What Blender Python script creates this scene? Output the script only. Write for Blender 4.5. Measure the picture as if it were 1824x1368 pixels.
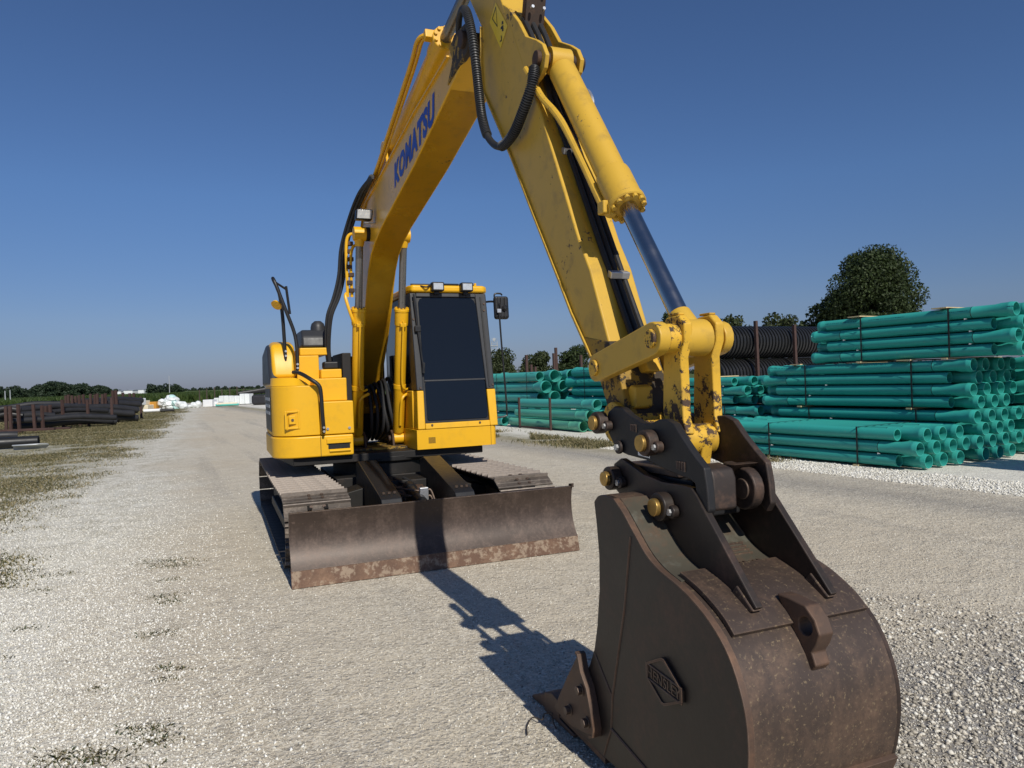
import bpy, bmesh, math, random
import numpy as np
from mathutils import Vector, Matrix

for o in list(bpy.data.objects):
    bpy.data.objects.remove(o)
S = bpy.context.scene
COL = S.collection
R = math.radians
rnd = random.Random(7)
rng = np.random.default_rng(11)

# ------------------------------------------------------------------ camera
CAM_H, F_PX = 1.6, 1290.0
ROLL, PITCH = R(2.0), R(-0.44)
cam = bpy.data.cameras.new('camera')
cam.sensor_width = 36.0
cam.lens = 36.0 * F_PX / 1824.0
cam.clip_start, cam.clip_end = 0.05, 6000.0
camo = bpy.data.objects.new('camera', cam)
COL.objects.link(camo)
fw = Vector((0, math.cos(PITCH), math.sin(PITCH)))
up0 = Vector((0, -math.sin(PITCH), math.cos(PITCH)))
ex = Vector((1, 0, 0))
cr = ex * math.cos(ROLL) - up0 * math.sin(ROLL)
cu = ex * math.sin(ROLL) + up0 * math.cos(ROLL)
m = Matrix((cr, cu, -fw)).transposed().to_4x4()
m.translation = Vector((0, 0, CAM_H))
camo.matrix_world = m
S.camera = camo
S.render.resolution_x, S.render.resolution_y = 1024, 768

# machine frame: x = lateral (image right), y = towards the rear, z up
TH = R(22.14)
LAT = Vector((math.cos(TH), math.sin(TH), 0))
BK = Vector((-math.sin(TH), math.cos(TH), 0))
ORG = Vector((-1.5308, 8.4194, 0))

# ------------------------------------------------------------------ sky, sun, exposure
tosun = (LAT * 0.05 - BK * 1.25 + Vector((0, 0, 1))).normalized()
SUN_EL = math.asin(tosun.z)
SUN_AZ = math.atan2(tosun.x, tosun.y)
w = bpy.data.worlds.new('World')
S.world = w
w.use_nodes = True
wn = w.node_tree.nodes
wn.clear()
sky = wn.new('ShaderNodeTexSky')
sky.sky_type = 'NISHITA'
sky.sun_disc = False
sky.sun_elevation = SUN_EL
sky.sun_rotation = SUN_AZ
sky.altitude = 200.0
sky.air_density = 1.0
sky.dust_density = 0.3
sky.ozone_density = 10.0
bg = wn.new('ShaderNodeBackground')
bg.inputs['Strength'].default_value = 0.076
wo = wn.new('ShaderNodeOutputWorld')
wl = w.node_tree.links
# low summer haze layer: the same all round the horizon
tcw = wn.new('ShaderNodeTexCoord'); sxw = wn.new('ShaderNodeSeparateXYZ'); wl.new(tcw.outputs['Generated'], sxw.inputs[0])
rpw = wn.new('ShaderNodeValToRGB'); wl.new(sxw.outputs[2], rpw.inputs[0])
rpw.color_ramp.elements[0].position = 0.0; rpw.color_ramp.elements[0].color = (0.56, 0.53, 0.68, 1)
em_ = rpw.color_ramp.elements.new(0.085); em_.color = (0.91, 0.76, 0.79, 1)
rpw.color_ramp.elements[2].position = 0.24; rpw.color_ramp.elements[2].color = (1.05, 0.98, 1.0, 1)
mxw = wn.new('ShaderNodeMixRGB'); mxw.blend_type = 'MULTIPLY'; mxw.inputs[0].default_value = 1.0
wl.new(sky.outputs[0], mxw.inputs[1]); wl.new(rpw.outputs[0], mxw.inputs[2])
wl.new(mxw.outputs[0], bg.inputs[0])
w.node_tree.links.new(bg.outputs[0], wo.inputs[0])
sl = bpy.data.lights.new('sun', 'SUN')
sl.energy = 4.2
sl.angle = R(0.53)
sl.color = (1.0, 0.95, 0.86)
so = bpy.data.objects.new('sun', sl)
so.rotation_euler = (-tosun).to_track_quat('-Z', 'Y').to_euler()
so.location = (20, -40, 40)
COL.objects.link(so)
S.view_settings.view_transform = 'Standard'
S.view_settings.look = 'None'
S.view_settings.gamma = 1.0
S.view_settings.exposure = 0.0
S.view_settings.use_curve_mapping = False
S.render.engine = 'CYCLES'


# ------------------------------------------------------------------ helpers
class MB:
    def __init__(s):
        s.v, s.f, s.mi = [], [], []

    def add(s, vs, fs, mi=0):
        n = len(s.v)
        s.v += [tuple(a) for a in vs]
        s.f += [tuple(i + n for i in q) for q in fs]
        s.mi += [mi] * len(fs)
        return s

    def box(s, x0, x1, y0, y1, z0, z1, mi=0):
        return s.add([(x0, y0, z0), (x1, y0, z0), (x1, y1, z0), (x0, y1, z0), (x0, y0, z1), (x1, y0, z1), (x1, y1, z1), (x0, y1, z1)],
                     [(0, 3, 2, 1), (4, 5, 6, 7), (0, 1, 5, 4), (1, 2, 6, 5), (2, 3, 7, 6), (3, 0, 4, 7)], mi)

    def obox(s, c, ax, ay, az, mi=0):
        c, ax, ay, az = Vector(c), Vector(ax), Vector(ay), Vector(az)
        vs = [c + ax * i + ay * j + az * k for k in (-1, 1) for (i, j) in ((-1, -1), (1, -1), (1, 1), (-1, 1))]
        return s.add(vs, [(0, 3, 2, 1), (4, 5, 6, 7), (0, 1, 5, 4), (1, 2, 6, 5), (2, 3, 7, 6), (3, 0, 4, 7)], mi)

    def prism(s, prof, x0, x1, mi=0):           # (y,z) outline swept along x
        n = len(prof)
        a = sum(prof[i][0] * prof[(i + 1) % n][1] - prof[(i + 1) % n][0] * prof[i][1] for i in range(n))
        if a < 0: prof = prof[::-1]
        vs = [(x0, y, z) for y, z in prof] + [(x1, y, z) for y, z in prof]
        fs = [tuple(range(n - 1, -1, -1)), tuple(range(n, 2 * n))]
        fs += [(i, (i + 1) % n, (i + 1) % n + n, i + n) for i in range(n)]
        return s.add(vs, fs, mi)

    def slab(s, poly, z0, z1, mi=0):            # (x,y) outline swept along z
        n = len(poly)
        a = sum(poly[i][0] * poly[(i + 1) % n][1] - poly[(i + 1) % n][0] * poly[i][1] for i in range(n))
        if a < 0: poly = poly[::-1]
        vs = [(x, y, z0) for x, y in poly] + [(x, y, z1) for x, y in poly]
        fs = [tuple(range(n - 1, -1, -1)), tuple(range(n, 2 * n))]
        fs += [(i, (i + 1) % n, (i + 1) % n + n, i + n) for i in range(n)]
        return s.add(vs, fs, mi)

    def tube(s, pts, r, seg=12, cap=True, mi=0):
        pts = [Vector(p) for p in pts]
        n = len(pts)
        rr = r if isinstance(r, (list, tuple)) else [r] * n
        vs, fs = [], []
        prev = None
        for i, p in enumerate(pts):
            t = (pts[min(i + 1, n - 1)] - pts[max(i - 1, 0)]).normalized()
            if prev is None:
                a = Vector((0, 0, 1)) if abs(t.z) < 0.9 else Vector((1, 0, 0))
                u = t.cross(a).normalized()
            else:
                u = (prev - t * prev.dot(t)).normalized()
            prev = u
            v = t.cross(u)
            for k in range(seg):
                an = 2 * math.pi * k / seg
                vs.append(p + (u * math.cos(an) + v * math.sin(an)) * rr[i])
        for i in range(n - 1):
            for k in range(seg):
                k2 = (k + 1) % seg
                fs.append((i * seg + k, i * seg + k2, (i + 1) * seg + k2, (i + 1) * seg + k))
        if cap:
            fs.append(tuple(range(seg - 1, -1, -1)))
            fs.append(tuple((n - 1) * seg + k for k in range(seg)))
        return s.add(vs, fs, mi)

    def lathe(s, p0, p1, prof, seg=16, mi=0, close=False):   # prof: (distance along axis, radius)
        p0, p1 = Vector(p0), Vector(p1)
        t = (p1 - p0).normalized()
        a = Vector((0, 0, 1)) if abs(t.z) < 0.9 else Vector((1, 0, 0))
        u = t.cross(a).normalized(); v = t.cross(u)
        vs, fs = [], []
        n = len(prof)
        for d, r in prof:
            for k in range(seg):
                an = 2 * math.pi * k / seg
                vs.append(p0 + t * d + (u * math.cos(an) + v * math.sin(an)) * r)
        for i in range(n if close else n - 1):
            j = (i + 1) % n
            for k in range(seg):
                k2 = (k + 1) % seg
                fs.append((i * seg + k, i * seg + k2, j * seg + k2, j * seg + k))
        if not close:
            fs.append(tuple(range(seg - 1, -1, -1)))
            fs.append(tuple((n - 1) * seg + k for k in range(seg)))
        return s.add(vs, fs, mi)

    def mesh(s, name, mats, smooth=True, angle=35):
        me = bpy.data.meshes.new(name)
        me.from_pydata(s.v, [], s.f)
        for q in (mats if isinstance(mats, (list, tuple)) else [mats]):
            me.materials.append(q)
        if any(s.mi): me.polygons.foreach_set('material_index', s.mi)
        if smooth:
            me.shade_smooth()
            me.set_sharp_from_angle(angle=R(angle))
        me.update()
        return me

    def build(s, name, mats, parent=None, bevel=0.0, smooth=True, seg=2, fix=True):
        me = s.mesh(name, mats, smooth)
        if fix:
            bm = bmesh.new(); bm.from_mesh(me)
            bmesh.ops.recalc_face_normals(bm, faces=bm.faces[:])
            bm.to_mesh(me); bm.free()
            if smooth: me.set_sharp_from_angle(angle=R(35))
        return link(name, me, parent, bevel, seg)


def link(name, me, parent=None, bevel=0.0, seg=2):
    o = bpy.data.objects.new(name, me)
    COL.objects.link(o)
    o.parent = parent
    if bevel:
        b = o.modifiers.new('bevel', 'BEVEL')
        b.width = bevel; b.segments = seg; b.limit_method = 'ANGLE'; b.angle_limit = R(32)
        b.harden_normals = True
    return o


def empty(name, loc=(0, 0, 0), rz=0.0):
    o = bpy.data.objects.new(name, None)
    o.location = loc; o.rotation_euler = (0, 0, rz); o.empty_display_size = 0.3
    COL.objects.link(o)
    return o


def tag(o, label=None, cat=None, group=None, kind=None):
    if label: o['label'] = label
    if cat: o['category'] = cat
    if group: o['group'] = group
    if kind: o['kind'] = kind
    return o


def dup(o, parent=None, loc=None):
    c = o.copy(); COL.objects.link(c); c.parent = parent
    if loc is not None: c.location = loc
    for ch in list(o.children): dup(ch, c)
    return c


def smoothpath(pts, n=6):
    pts = [Vector(p) for p in pts]
    out = []
    for i in range(len(pts) - 1):
        p0 = pts[max(i - 1, 0)]; p1 = pts[i]; p2 = pts[i + 1]; p3 = pts[min(i + 2, len(pts) - 1)]
        for k in range(n):
            t = k / n
            out.append(0.5 * ((2 * p1) + (-p0 + p2) * t + (2 * p0 - 5 * p1 + 4 * p2 - p3) * t * t + (-p0 + 3 * p1 - 3 * p2 + p3) * t ** 3))
    out.append(pts[-1])
    return out


# ------------------------------------------------------------------ materials
class NT:
    def __init__(s, name):
        s.m = bpy.data.materials.new(name)
        s.m.use_nodes = True
        s.t = s.m.node_tree
        s.t.nodes.clear()
        s.out = s.t.nodes.new('ShaderNodeOutputMaterial')
        s.b = s.t.nodes.new('ShaderNodeBsdfPrincipled')
        s.L(s.b.outputs[0], s.out.inputs[0])

    def L(s, a, b): s.t.links.new(a, b)

    def N(s, ty, **kw):
        n = s.t.nodes.new('ShaderNode' + ty)
        for k, v in kw.items(): setattr(n, k, v)
        return n

    def set(s, node, key, val):
        i = node.inputs[key]
        if hasattr(val, 'is_linked') or val.__class__.__name__.startswith('NodeSocket'): s.L(val, i)
        else: i.default_value = val
        return node

    def coord(s, kind='Object', scale=(1, 1, 1)):
        if kind == 'World':
            c = s.N('NewGeometry').outputs['Position']
        else:
            c = s.N('TexCoord').outputs[kind]
        if tuple(scale) != (1, 1, 1):
            mp = s.N('Mapping'); s.L(c, mp.inputs[0]); mp.inputs['Scale'].default_value = scale
            c = mp.outputs[0]
        return c

    def noise(s, co, scale, detail=4, rough=0.55, dist=0.0):
        n = s.N('TexNoise'); s.L(co, n.inputs['Vector'])
        n.inputs['Scale'].default_value = scale; n.inputs['Detail'].default_value = detail
        n.inputs['Roughness'].default_value = rough; n.inputs['Distortion'].default_value = dist
        return n.outputs['Fac']

    def voro(s, co, scale, feature='F1', out='Distance', rand=1.0):
        n = s.N('TexVoronoi', feature=feature); s.L(co, n.inputs['Vector'])
        n.inputs['Scale'].default_value = scale
        n.inputs['Randomness'].default_value = rand
        return n.outputs[out]

    def ramp(s, fac, stops, interp='LINEAR'):
        n = s.N('ValToRGB'); s.L(fac, n.inputs[0])
        n.color_ramp.interpolation = interp
        el = n.color_ramp.elements
        while len(el) > 1: el.remove(el[-1])
        for i, (p, c) in enumerate(stops):
            e = el[0] if i == 0 else el.new(p)
            e.position = p
            e.color = (c, c, c, 1) if not isinstance(c, (tuple, list)) else (*c, 1)[:4]
        return n.outputs[0]

    def mix(s, fac, a, b, mode='MIX'):
        n = s.N('MixRGB', blend_type=mode)
        s.set(n, 0, fac)
        for k, q in ((1, a), (2, b)):
            if isinstance(q, (tuple, list)): n.inputs[k].default_value = (*q, 1)[:4]
            else: s.set(n, k, q)
        return n.outputs[0]

    def math(s, op, a, b=0.0, c=None, clamp=False):
        n = s.N('Math', operation=op, use_clamp=clamp)
        s.set(n, 0, a); s.set(n, 1, b)
        if c is not None: s.set(n, 2, c)
        return n.outputs[0]

    def bump(s, h, strength=0.3, dist=0.01, normal=None):
        n = s.N('Bump'); s.L(h, n.inputs['Height'])
        n.inputs['Strength'].default_value = strength; n.inputs['Distance'].default_value = dist
        if normal is not None: s.L(normal, n.inputs['Normal'])
        return n.outputs[0]

    def fin(s, col=None, rough=None, metal=None, normal=None, spec=None, coat=None):
        b = s.b.inputs
        def st(k, v):
            if v is None: return
            if isinstance(v, (tuple, list)): b[k].default_value = (*v, 1)[:4]
            elif isinstance(v, (int, float)): b[k].default_value = v
            else: s.L(v, b[k])
        st('Base Color', col); st('Roughness', rough); st('Metallic', metal); st('Specular IOR Level', spec); st('Coat Weight', coat)
        if normal is not None: s.L(normal, b['Normal'])
        return s.m


def edge_mask(t, radius, co, lo=0.03, hi=0.14, breakup=0.5):
    bv = t.N('Bevel', samples=4); bv.inputs['Radius'].default_value = radius
    ge = t.N('NewGeometry').outputs['Normal']
    dp = t.N('VectorMath', operation='DOT_PRODUCT'); t.L(bv.outputs[0], dp.inputs[0]); t.L(ge, dp.inputs[1])
    m_ = t.ramp(t.math('SUBTRACT', 1.0, dp.outputs['Value']), [(lo, 0.0), (hi, 1.0)])
    nz = t.ramp(t.noise(co, 14, 5, 0.7), [(0.5 - 0.22 * (1 - breakup), 0.0), (0.62, 1.0)])
    return t.math('MULTIPLY', m_, nz)


def paint(name, base, wear=0.0, chip=(0.05, 0.035, 0.025), rough=0.38, dirt=0.25, dirtcol=(0.10, 0.075, 0.045), cs=22, edge=0.0):
    t = NT(name); co = t.coord('Object')
    big = t.noise(co, 1.7, 5, 0.6)
    mid = t.noise(co, 9, 6, 0.65)
    c = t.mix(t.ramp(big, [(0.35, 0.0), (0.75, dirt)]), base, tuple(b * 0.82 for b in base))
    c = t.mix(t.math('MULTIPLY', t.ramp(mid, [(0.52, 0.0), (0.75, 1.0)]), dirt * 0.6), c, dirtcol)
    fine = t.noise(co, cs, 5, 0.75)
    reg = t.noise(co, 3.2, 3, 0.5)
    sm = t.math('ADD', t.math('MULTIPLY', fine, 0.6), t.math('MULTIPLY', reg, 0.4))
    th = 0.70 - 0.19 * wear
    ch = t.ramp(sm, [(th - 0.008, 0.0), (th + 0.008, 1.0)])
    if edge: ch = t.math('MAXIMUM', ch, t.math('GREATER_THAN', edge_mask(t, edge, co), 0.45))
    cc = t.mix(t.noise(co, 60, 2), chip, tuple(min(1, b * 2.2) for b in chip))
    c = t.mix(ch, c, cc)
    rr = t.math('ADD', t.math('MULTIPLY', big, 0.22), rough - 0.08)
    rr = t.mix(ch, rr, (0.75, 0.75, 0.75))
    n = t.bump(t.math('SUBTRACT', t.math('MULTIPLY', t.noise(co, 40, 3), 0.05), t.math('MULTIPLY', ch, 0.3)), 0.35, 0.004)
    return t.fin(c, rr, 0.0, n, 0.45)


def steel(name, base, rust, rust_amt=0.5, rough=0.55, metal=0.35, extra=None, scale=3.0, streak=None, edge=0.0, edgecol=None):
    t = NT(name); co = t.coord('Object')
    a = t.noise(co, scale, 7, 0.68, 0.4)
    f = t.noise(co, 45, 4, 0.7)
    s_ = t.noise(t.coord('Object', streak or (1, 1, 1)), 14 if streak else 8, 5, 0.65)
    mx = t.math('ADD', t.math('MULTIPLY', a, 0.55), t.math('ADD', t.math('MULTIPLY', f, 0.2), t.math('MULTIPLY', s_, 0.25)))
    lo = 0.62 - 0.25 * rust_amt
    fac = t.ramp(mx, [(lo, 0.0), (lo + 0.16, 1.0)])
    dark = t.mix(t.noise(co, 11, 4), base, tuple(b * 1.7 for b in base))
    c = t.mix(fac, dark, t.mix(f, tuple(r * 0.7 for r in rust), tuple(min(1, r * 1.45) for r in rust)))
    sc_ = t.ramp(t.noise(t.coord('Object', (1.0, 9.0, 0.7)), 30, 3, 0.6, 0.6), [(0.66, 0.0), (0.70, 1.0)])
    if streak: c = t.mix(t.math('MULTIPLY', sc_, 0.5), c, tuple(min(1, r * 1.5) for r in rust))
    if extra:
        e = t.ramp(t.noise(co, extra[2], 6, 0.7), [(extra[3], 0.0), (extra[3] + 0.09, 1.0)])
        c = t.mix(t.math('MULTIPLY', e, extra[1]), c, extra[0])
    if edge:
        ec = edgecol or tuple(min(1, r * 1.5) for r in rust)
        c = t.mix(t.math('MULTIPLY', edge_mask(t, edge, co, breakup=0.35), 0.85), c, ec)
    rr = t.math('ADD', t.math('MULTIPLY', mx, 0.4), rough - 0.2)
    n = t.bump(t.math('ADD', t.math('MULTIPLY', f, 0.5), t.math('MULTIPLY', s_, 0.5)), 0.25, 0.004)
    return t.fin(c, rr, metal, n, 0.4)


def plain(name, col, rough=0.5, metal=0.0, var=0.25, scale=8, bump=0.1, spec=0.4):
    t = NT(name); co = t.coord('Object')
    n = t.noise(co, scale, 5, 0.6)
    c = t.mix(n, tuple(b * (1 - var) for b in col), tuple(min(1, b * (1 + var)) for b in col))
    r = t.math('ADD', t.math('MULTIPLY', t.noise(co, scale * 2.3, 3), 0.25), rough - 0.12)
    return t.fin(c, r, metal, t.bump(t.noise(co, scale * 5, 3), bump, 0.003), spec)


M = {}
YEL = (0.76, 0.41, 0.010)
M['yellow'] = paint('yellow_paint', YEL, 0.06, dirt=0.22)
M['yellow_arm'] = paint('yellow_paint_arm', (0.60, 0.365, 0.040), 0.44, dirt=0.6, rough=0.42, cs=30, edge=0.006)
M['yellow_boom'] = paint('yellow_paint_boom', (0.72, 0.39, 0.018), 0.30, dirt=0.4, rough=0.27, cs=30)
M['yellow_worn'] = paint('yellow_paint_worn', (0.68, 0.40, 0.035), 0.78, chip=(0.040, 0.024, 0.015), dirt=0.8, rough=0.5, cs=24, edge=0.010)
M['yellow_dirty'] = paint('yellow_paint_muddy', (0.34, 0.20, 0.02), 1.12, chip=(0.022, 0.016, 0.010), dirt=1.0, rough=0.65, cs=16)
M['dirt_steel'] = steel('dirty_brown_steel', (0.03, 0.018, 0.012), (0.10, 0.05, 0.025), 0.6, 0.7, 0.0)
M['charcoal'] = plain('charcoal_paint', (0.03, 0.031, 0.034), 0.45, 0, 0.2, 6)
M['black'] = plain('black_paint', (0.014, 0.014, 0.015), 0.42, 0, 0.4, 9)
M['blackrubber'] = plain('black_rubber', (0.018, 0.018, 0.019), 0.6, 0, 0.3, 14)
M['grease'] = steel('greasy_steel', (0.012, 0.011, 0.010), (0.05, 0.035, 0.025), 0.35, 0.6, 0.2)
M['coupler'] = steel('coupler_black_steel', (0.012, 0.012, 0.013), (0.06, 0.042, 0.033), 0.30, 0.5, 0.15, edge=0.008, edgecol=(0.13, 0.095, 0.075))
M['coupler_edge'] = steel('coupler_worn_steel', (0.028, 0.021, 0.018), (0.11, 0.066, 0.046), 0.55, 0.55, 0.25, scale=7, edge=0.008, edgecol=(0.20, 0.135, 0.10))
M['bucket_side'] = steel('bucket_side_steel', (0.019, 0.0145, 0.012), (0.058, 0.034, 0.025), 0.58, 0.46, 0.1, scale=2.6, edge=0.008, edgecol=(0.13, 0.085, 0.06))
M['bucket'] = steel('bucket_worn_steel', (0.050, 0.036, 0.029), (0.130, 0.084, 0.058), 0.60, 0.46, 0.25, edge=0.010, edgecol=(0.22, 0.14, 0.09), extra=((0.25, 0.185, 0.11), 0.75, 70, 0.57), scale=2.4, streak=(1.0, 1.0, 0.12))
M['bucket_olive'] = steel('bucket_olive_steel', (0.075, 0.068, 0.052), (0.14, 0.085, 0.056), 0.58, 0.42, 0.3, scale=5, extra=((0.16, 0.16, 0.13), 0.6, 9, 0.55))
M['edge_rust'] = steel('rusty_edge_steel', (0.07, 0.045, 0.033), (0.14, 0.080, 0.05), 0.6, 0.6, 0.3, scale=6, edge=0.006, edgecol=(0.26, 0.19, 0.14))
M['blade'] = steel('blade_steel', (0.040, 0.028, 0.022), (0.105, 0.074, 0.058), 0.58, 0.46, 0.25, scale=2.6, edge=0.008, edgecol=(0.26, 0.20, 0.16), streak=(1.0, 1.0, 0.10))
M['cutting_edge'] = steel('cutting_edge_steel', (0.085, 0.046, 0.028), (0.19, 0.115, 0.072), 0.58, 0.65, 0.1, scale=4, extra=((0.40, 0.32, 0.23), 0.5, 15, 0.50))
M['shoe'] = steel('track_shoe_steel', (0.060, 0.049, 0.040), (0.19, 0.155, 0.125), 0.5, 0.6, 0.2, scale=6)
M['grouser'] = plain('worn_grouser', (0.22, 0.185, 0.155), 0.5, 0.3, 0.55, 25)
M['chrome'] = plain('chrome_rod', (0.50, 0.48, 0.45), 0.20, 1.0, 0.05, 5, 0.0)
M['chrome_dull'] = plain('dull_rod', (0.20, 0.19, 0.18), 0.3, 0.7, 0.2, 8, 0.02)
M['brass'] = plain('brass_pin', (0.46, 0.29, 0.085), 0.38, 0.8, 0.5, 25)
M['zinc'] = plain('zinc_clip', (0.55, 0.56, 0.57), 0.35, 0.8, 0.15, 20)
M['gunmetal'] = plain('bolt_steel', (0.12, 0.085, 0.065), 0.5, 0.4, 0.4, 40)
M['blue'] = plain('blue_lettering', (0.012, 0.045, 0.33), 0.4, 0, 0.05, 8, 0.0)
M['white'] = plain('white_print', (0.75, 0.75, 0.73), 0.5, 0, 0.05, 8, 0.0)
M['decalyellow'] = plain('decal_yellow', (0.80, 0.55, 0.03), 0.35, 0, 0.08, 8, 0.0)
M['decalblack'] = plain('decal_black', (0.02, 0.02, 0.018), 0.4, 0, 0.1, 8, 0.0)
M['lamp'] = plain('lamp_lens', (0.62, 0.63, 0.62), 0.12, 0.4, 0.35, 26, 0.35)
M['wood'] = plain('pale_timber', (0.62, 0.48, 0.27), 0.7, 0, 0.25, 12)
M['rust'] = steel('rusty_post_steel', (0.042, 0.023, 0.019), (0.085, 0.048, 0.038), 0.5, 0.75, 0.05, scale=5)
M['strap'] = plain('black_strap', (0.012, 0.014, 0.014), 0.5, 0, 0.2, 10)
M['strapwhite'] = plain('pale_strap', (0.55, 0.55, 0.52), 0.6, 0, 0.1, 10)
M['blackpipe'] = plain('black_corrugated_plastic', (0.013, 0.0135, 0.0145), 0.42, 0, 0.4, 3, 0.05)
M['blackpipe_dusty'] = plain('dusty_black_plastic', (0.024, 0.024, 0.026), 0.5, 0, 0.5, 3, 0.05)
M['whiteplastic'] = plain('white_plastic', (0.74, 0.75, 0.75), 0.45, 0, 0.08, 3)
M['whitewrap'] = plain('white_wrap', (0.70, 0.73, 0.72), 0.4, 0, 0.18, 2.5, 0.3)
M['tealwrap'] = plain('pale_teal_wrap', (0.45, 0.66, 0.63), 0.4, 0, 0.2, 2.5, 0.3)
M['orange'] = plain('orange_box', (0.50, 0.24, 0.035), 0.6, 0, 0.2, 4)
M['cream'] = plain('cream_stock', (0.70, 0.62, 0.46), 0.6, 0, 0.15, 4)
M['farwhite'] = plain('far_white_sheet', (0.75, 0.77, 0.78), 0.6, 0, 0.05, 1)
M['galv'] = plain('galvanised_steel', (0.42, 0.44, 0.45), 0.5, 0.3, 0.15, 4)
M['polewood'] = plain('pole_wood', (0.055, 0.042, 0.032), 0.8, 0, 0.3, 6)


def pvc(name, col):
    t = NT(name); co = t.coord('Object')
    oi = t.N('ObjectInfo').outputs['Random']
    n = t.noise(t.coord('Object', (1, 0.25, 1)), 3, 5, 0.6)
    c = t.mix(n, tuple(b * 0.88 for b in col), tuple(min(1, b * 1.1) for b in col))
    c = t.mix(t.math('MULTIPLY', oi, 0.35), c, tuple(min(1, b * 0.8 + 0.02) for b in col))
    sx_ = t.N('SeparateXYZ'); t.L(co, sx_.inputs[0])
    th_ = t.math('ARCTAN2', sx_.outputs[0], sx_.outputs[2])
    yy_ = t.N('CombineXYZ'); t.L(sx_.outputs[1], yy_.inputs[1]); t.L(t.math('MULTIPLY', oi, 40.0), yy_.inputs[0])
    ink = t.math('MULTIPLY', t.math('LESS_THAN', t.math('ABSOLUTE', th_), 0.085), t.math('MULTIPLY', t.math('GREATER_THAN', t.noise(yy_.outputs[0], 1.1, 0), 0.5), t.math('GREATER_THAN', t.noise(yy_.outputs[0], 55, 2), 0.47)))
    c = t.mix(t.math('MULTIPLY', ink, 0.8), c, (0.006, 0.045, 0.075))
    d = t.ramp(t.noise(co, 26, 4, 0.7), [(0.62, 0.0), (0.75, 0.35)])
    c = t.mix(d, c, (0.30, 0.30, 0.24))
    return t.fin(c, t.math('ADD', t.math('MULTIPLY', n, 0.2), 0.32), 0, t.bump(t.noise(co, 30, 2), 0.03, 0.003), 0.35)


M['pvc'] = pvc('teal_pipe_plastic', (0.036, 0.37, 0.315))
M['pvc_light'] = pvc('faded_green_pipe_plastic', (0.115, 0.43, 0.285))
M['pvc_mid'] = pvc('teal_green_pipe_plastic', (0.065, 0.41, 0.345))


def glass(name, col):
    t = NT(name); co = t.coord('Object')
    n = t.noise(co, 1.3, 3)
    sm = t.ramp(t.noise(co, 30, 5, 0.7), [(0.66, 0.0), (0.8, 0.08)])
    c = t.mix(sm, t.mix(n, col, tuple(b * 1.25 for b in col)), (0.25, 0.25, 0.24))
    return t.fin(c, t.math('ADD', t.math('MULTIPLY', n, 0.05), 0.03), 0, None, 0.5)


M['glass'] = glass('tinted_cab_glass', (0.004, 0.0048, 0.006))


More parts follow.
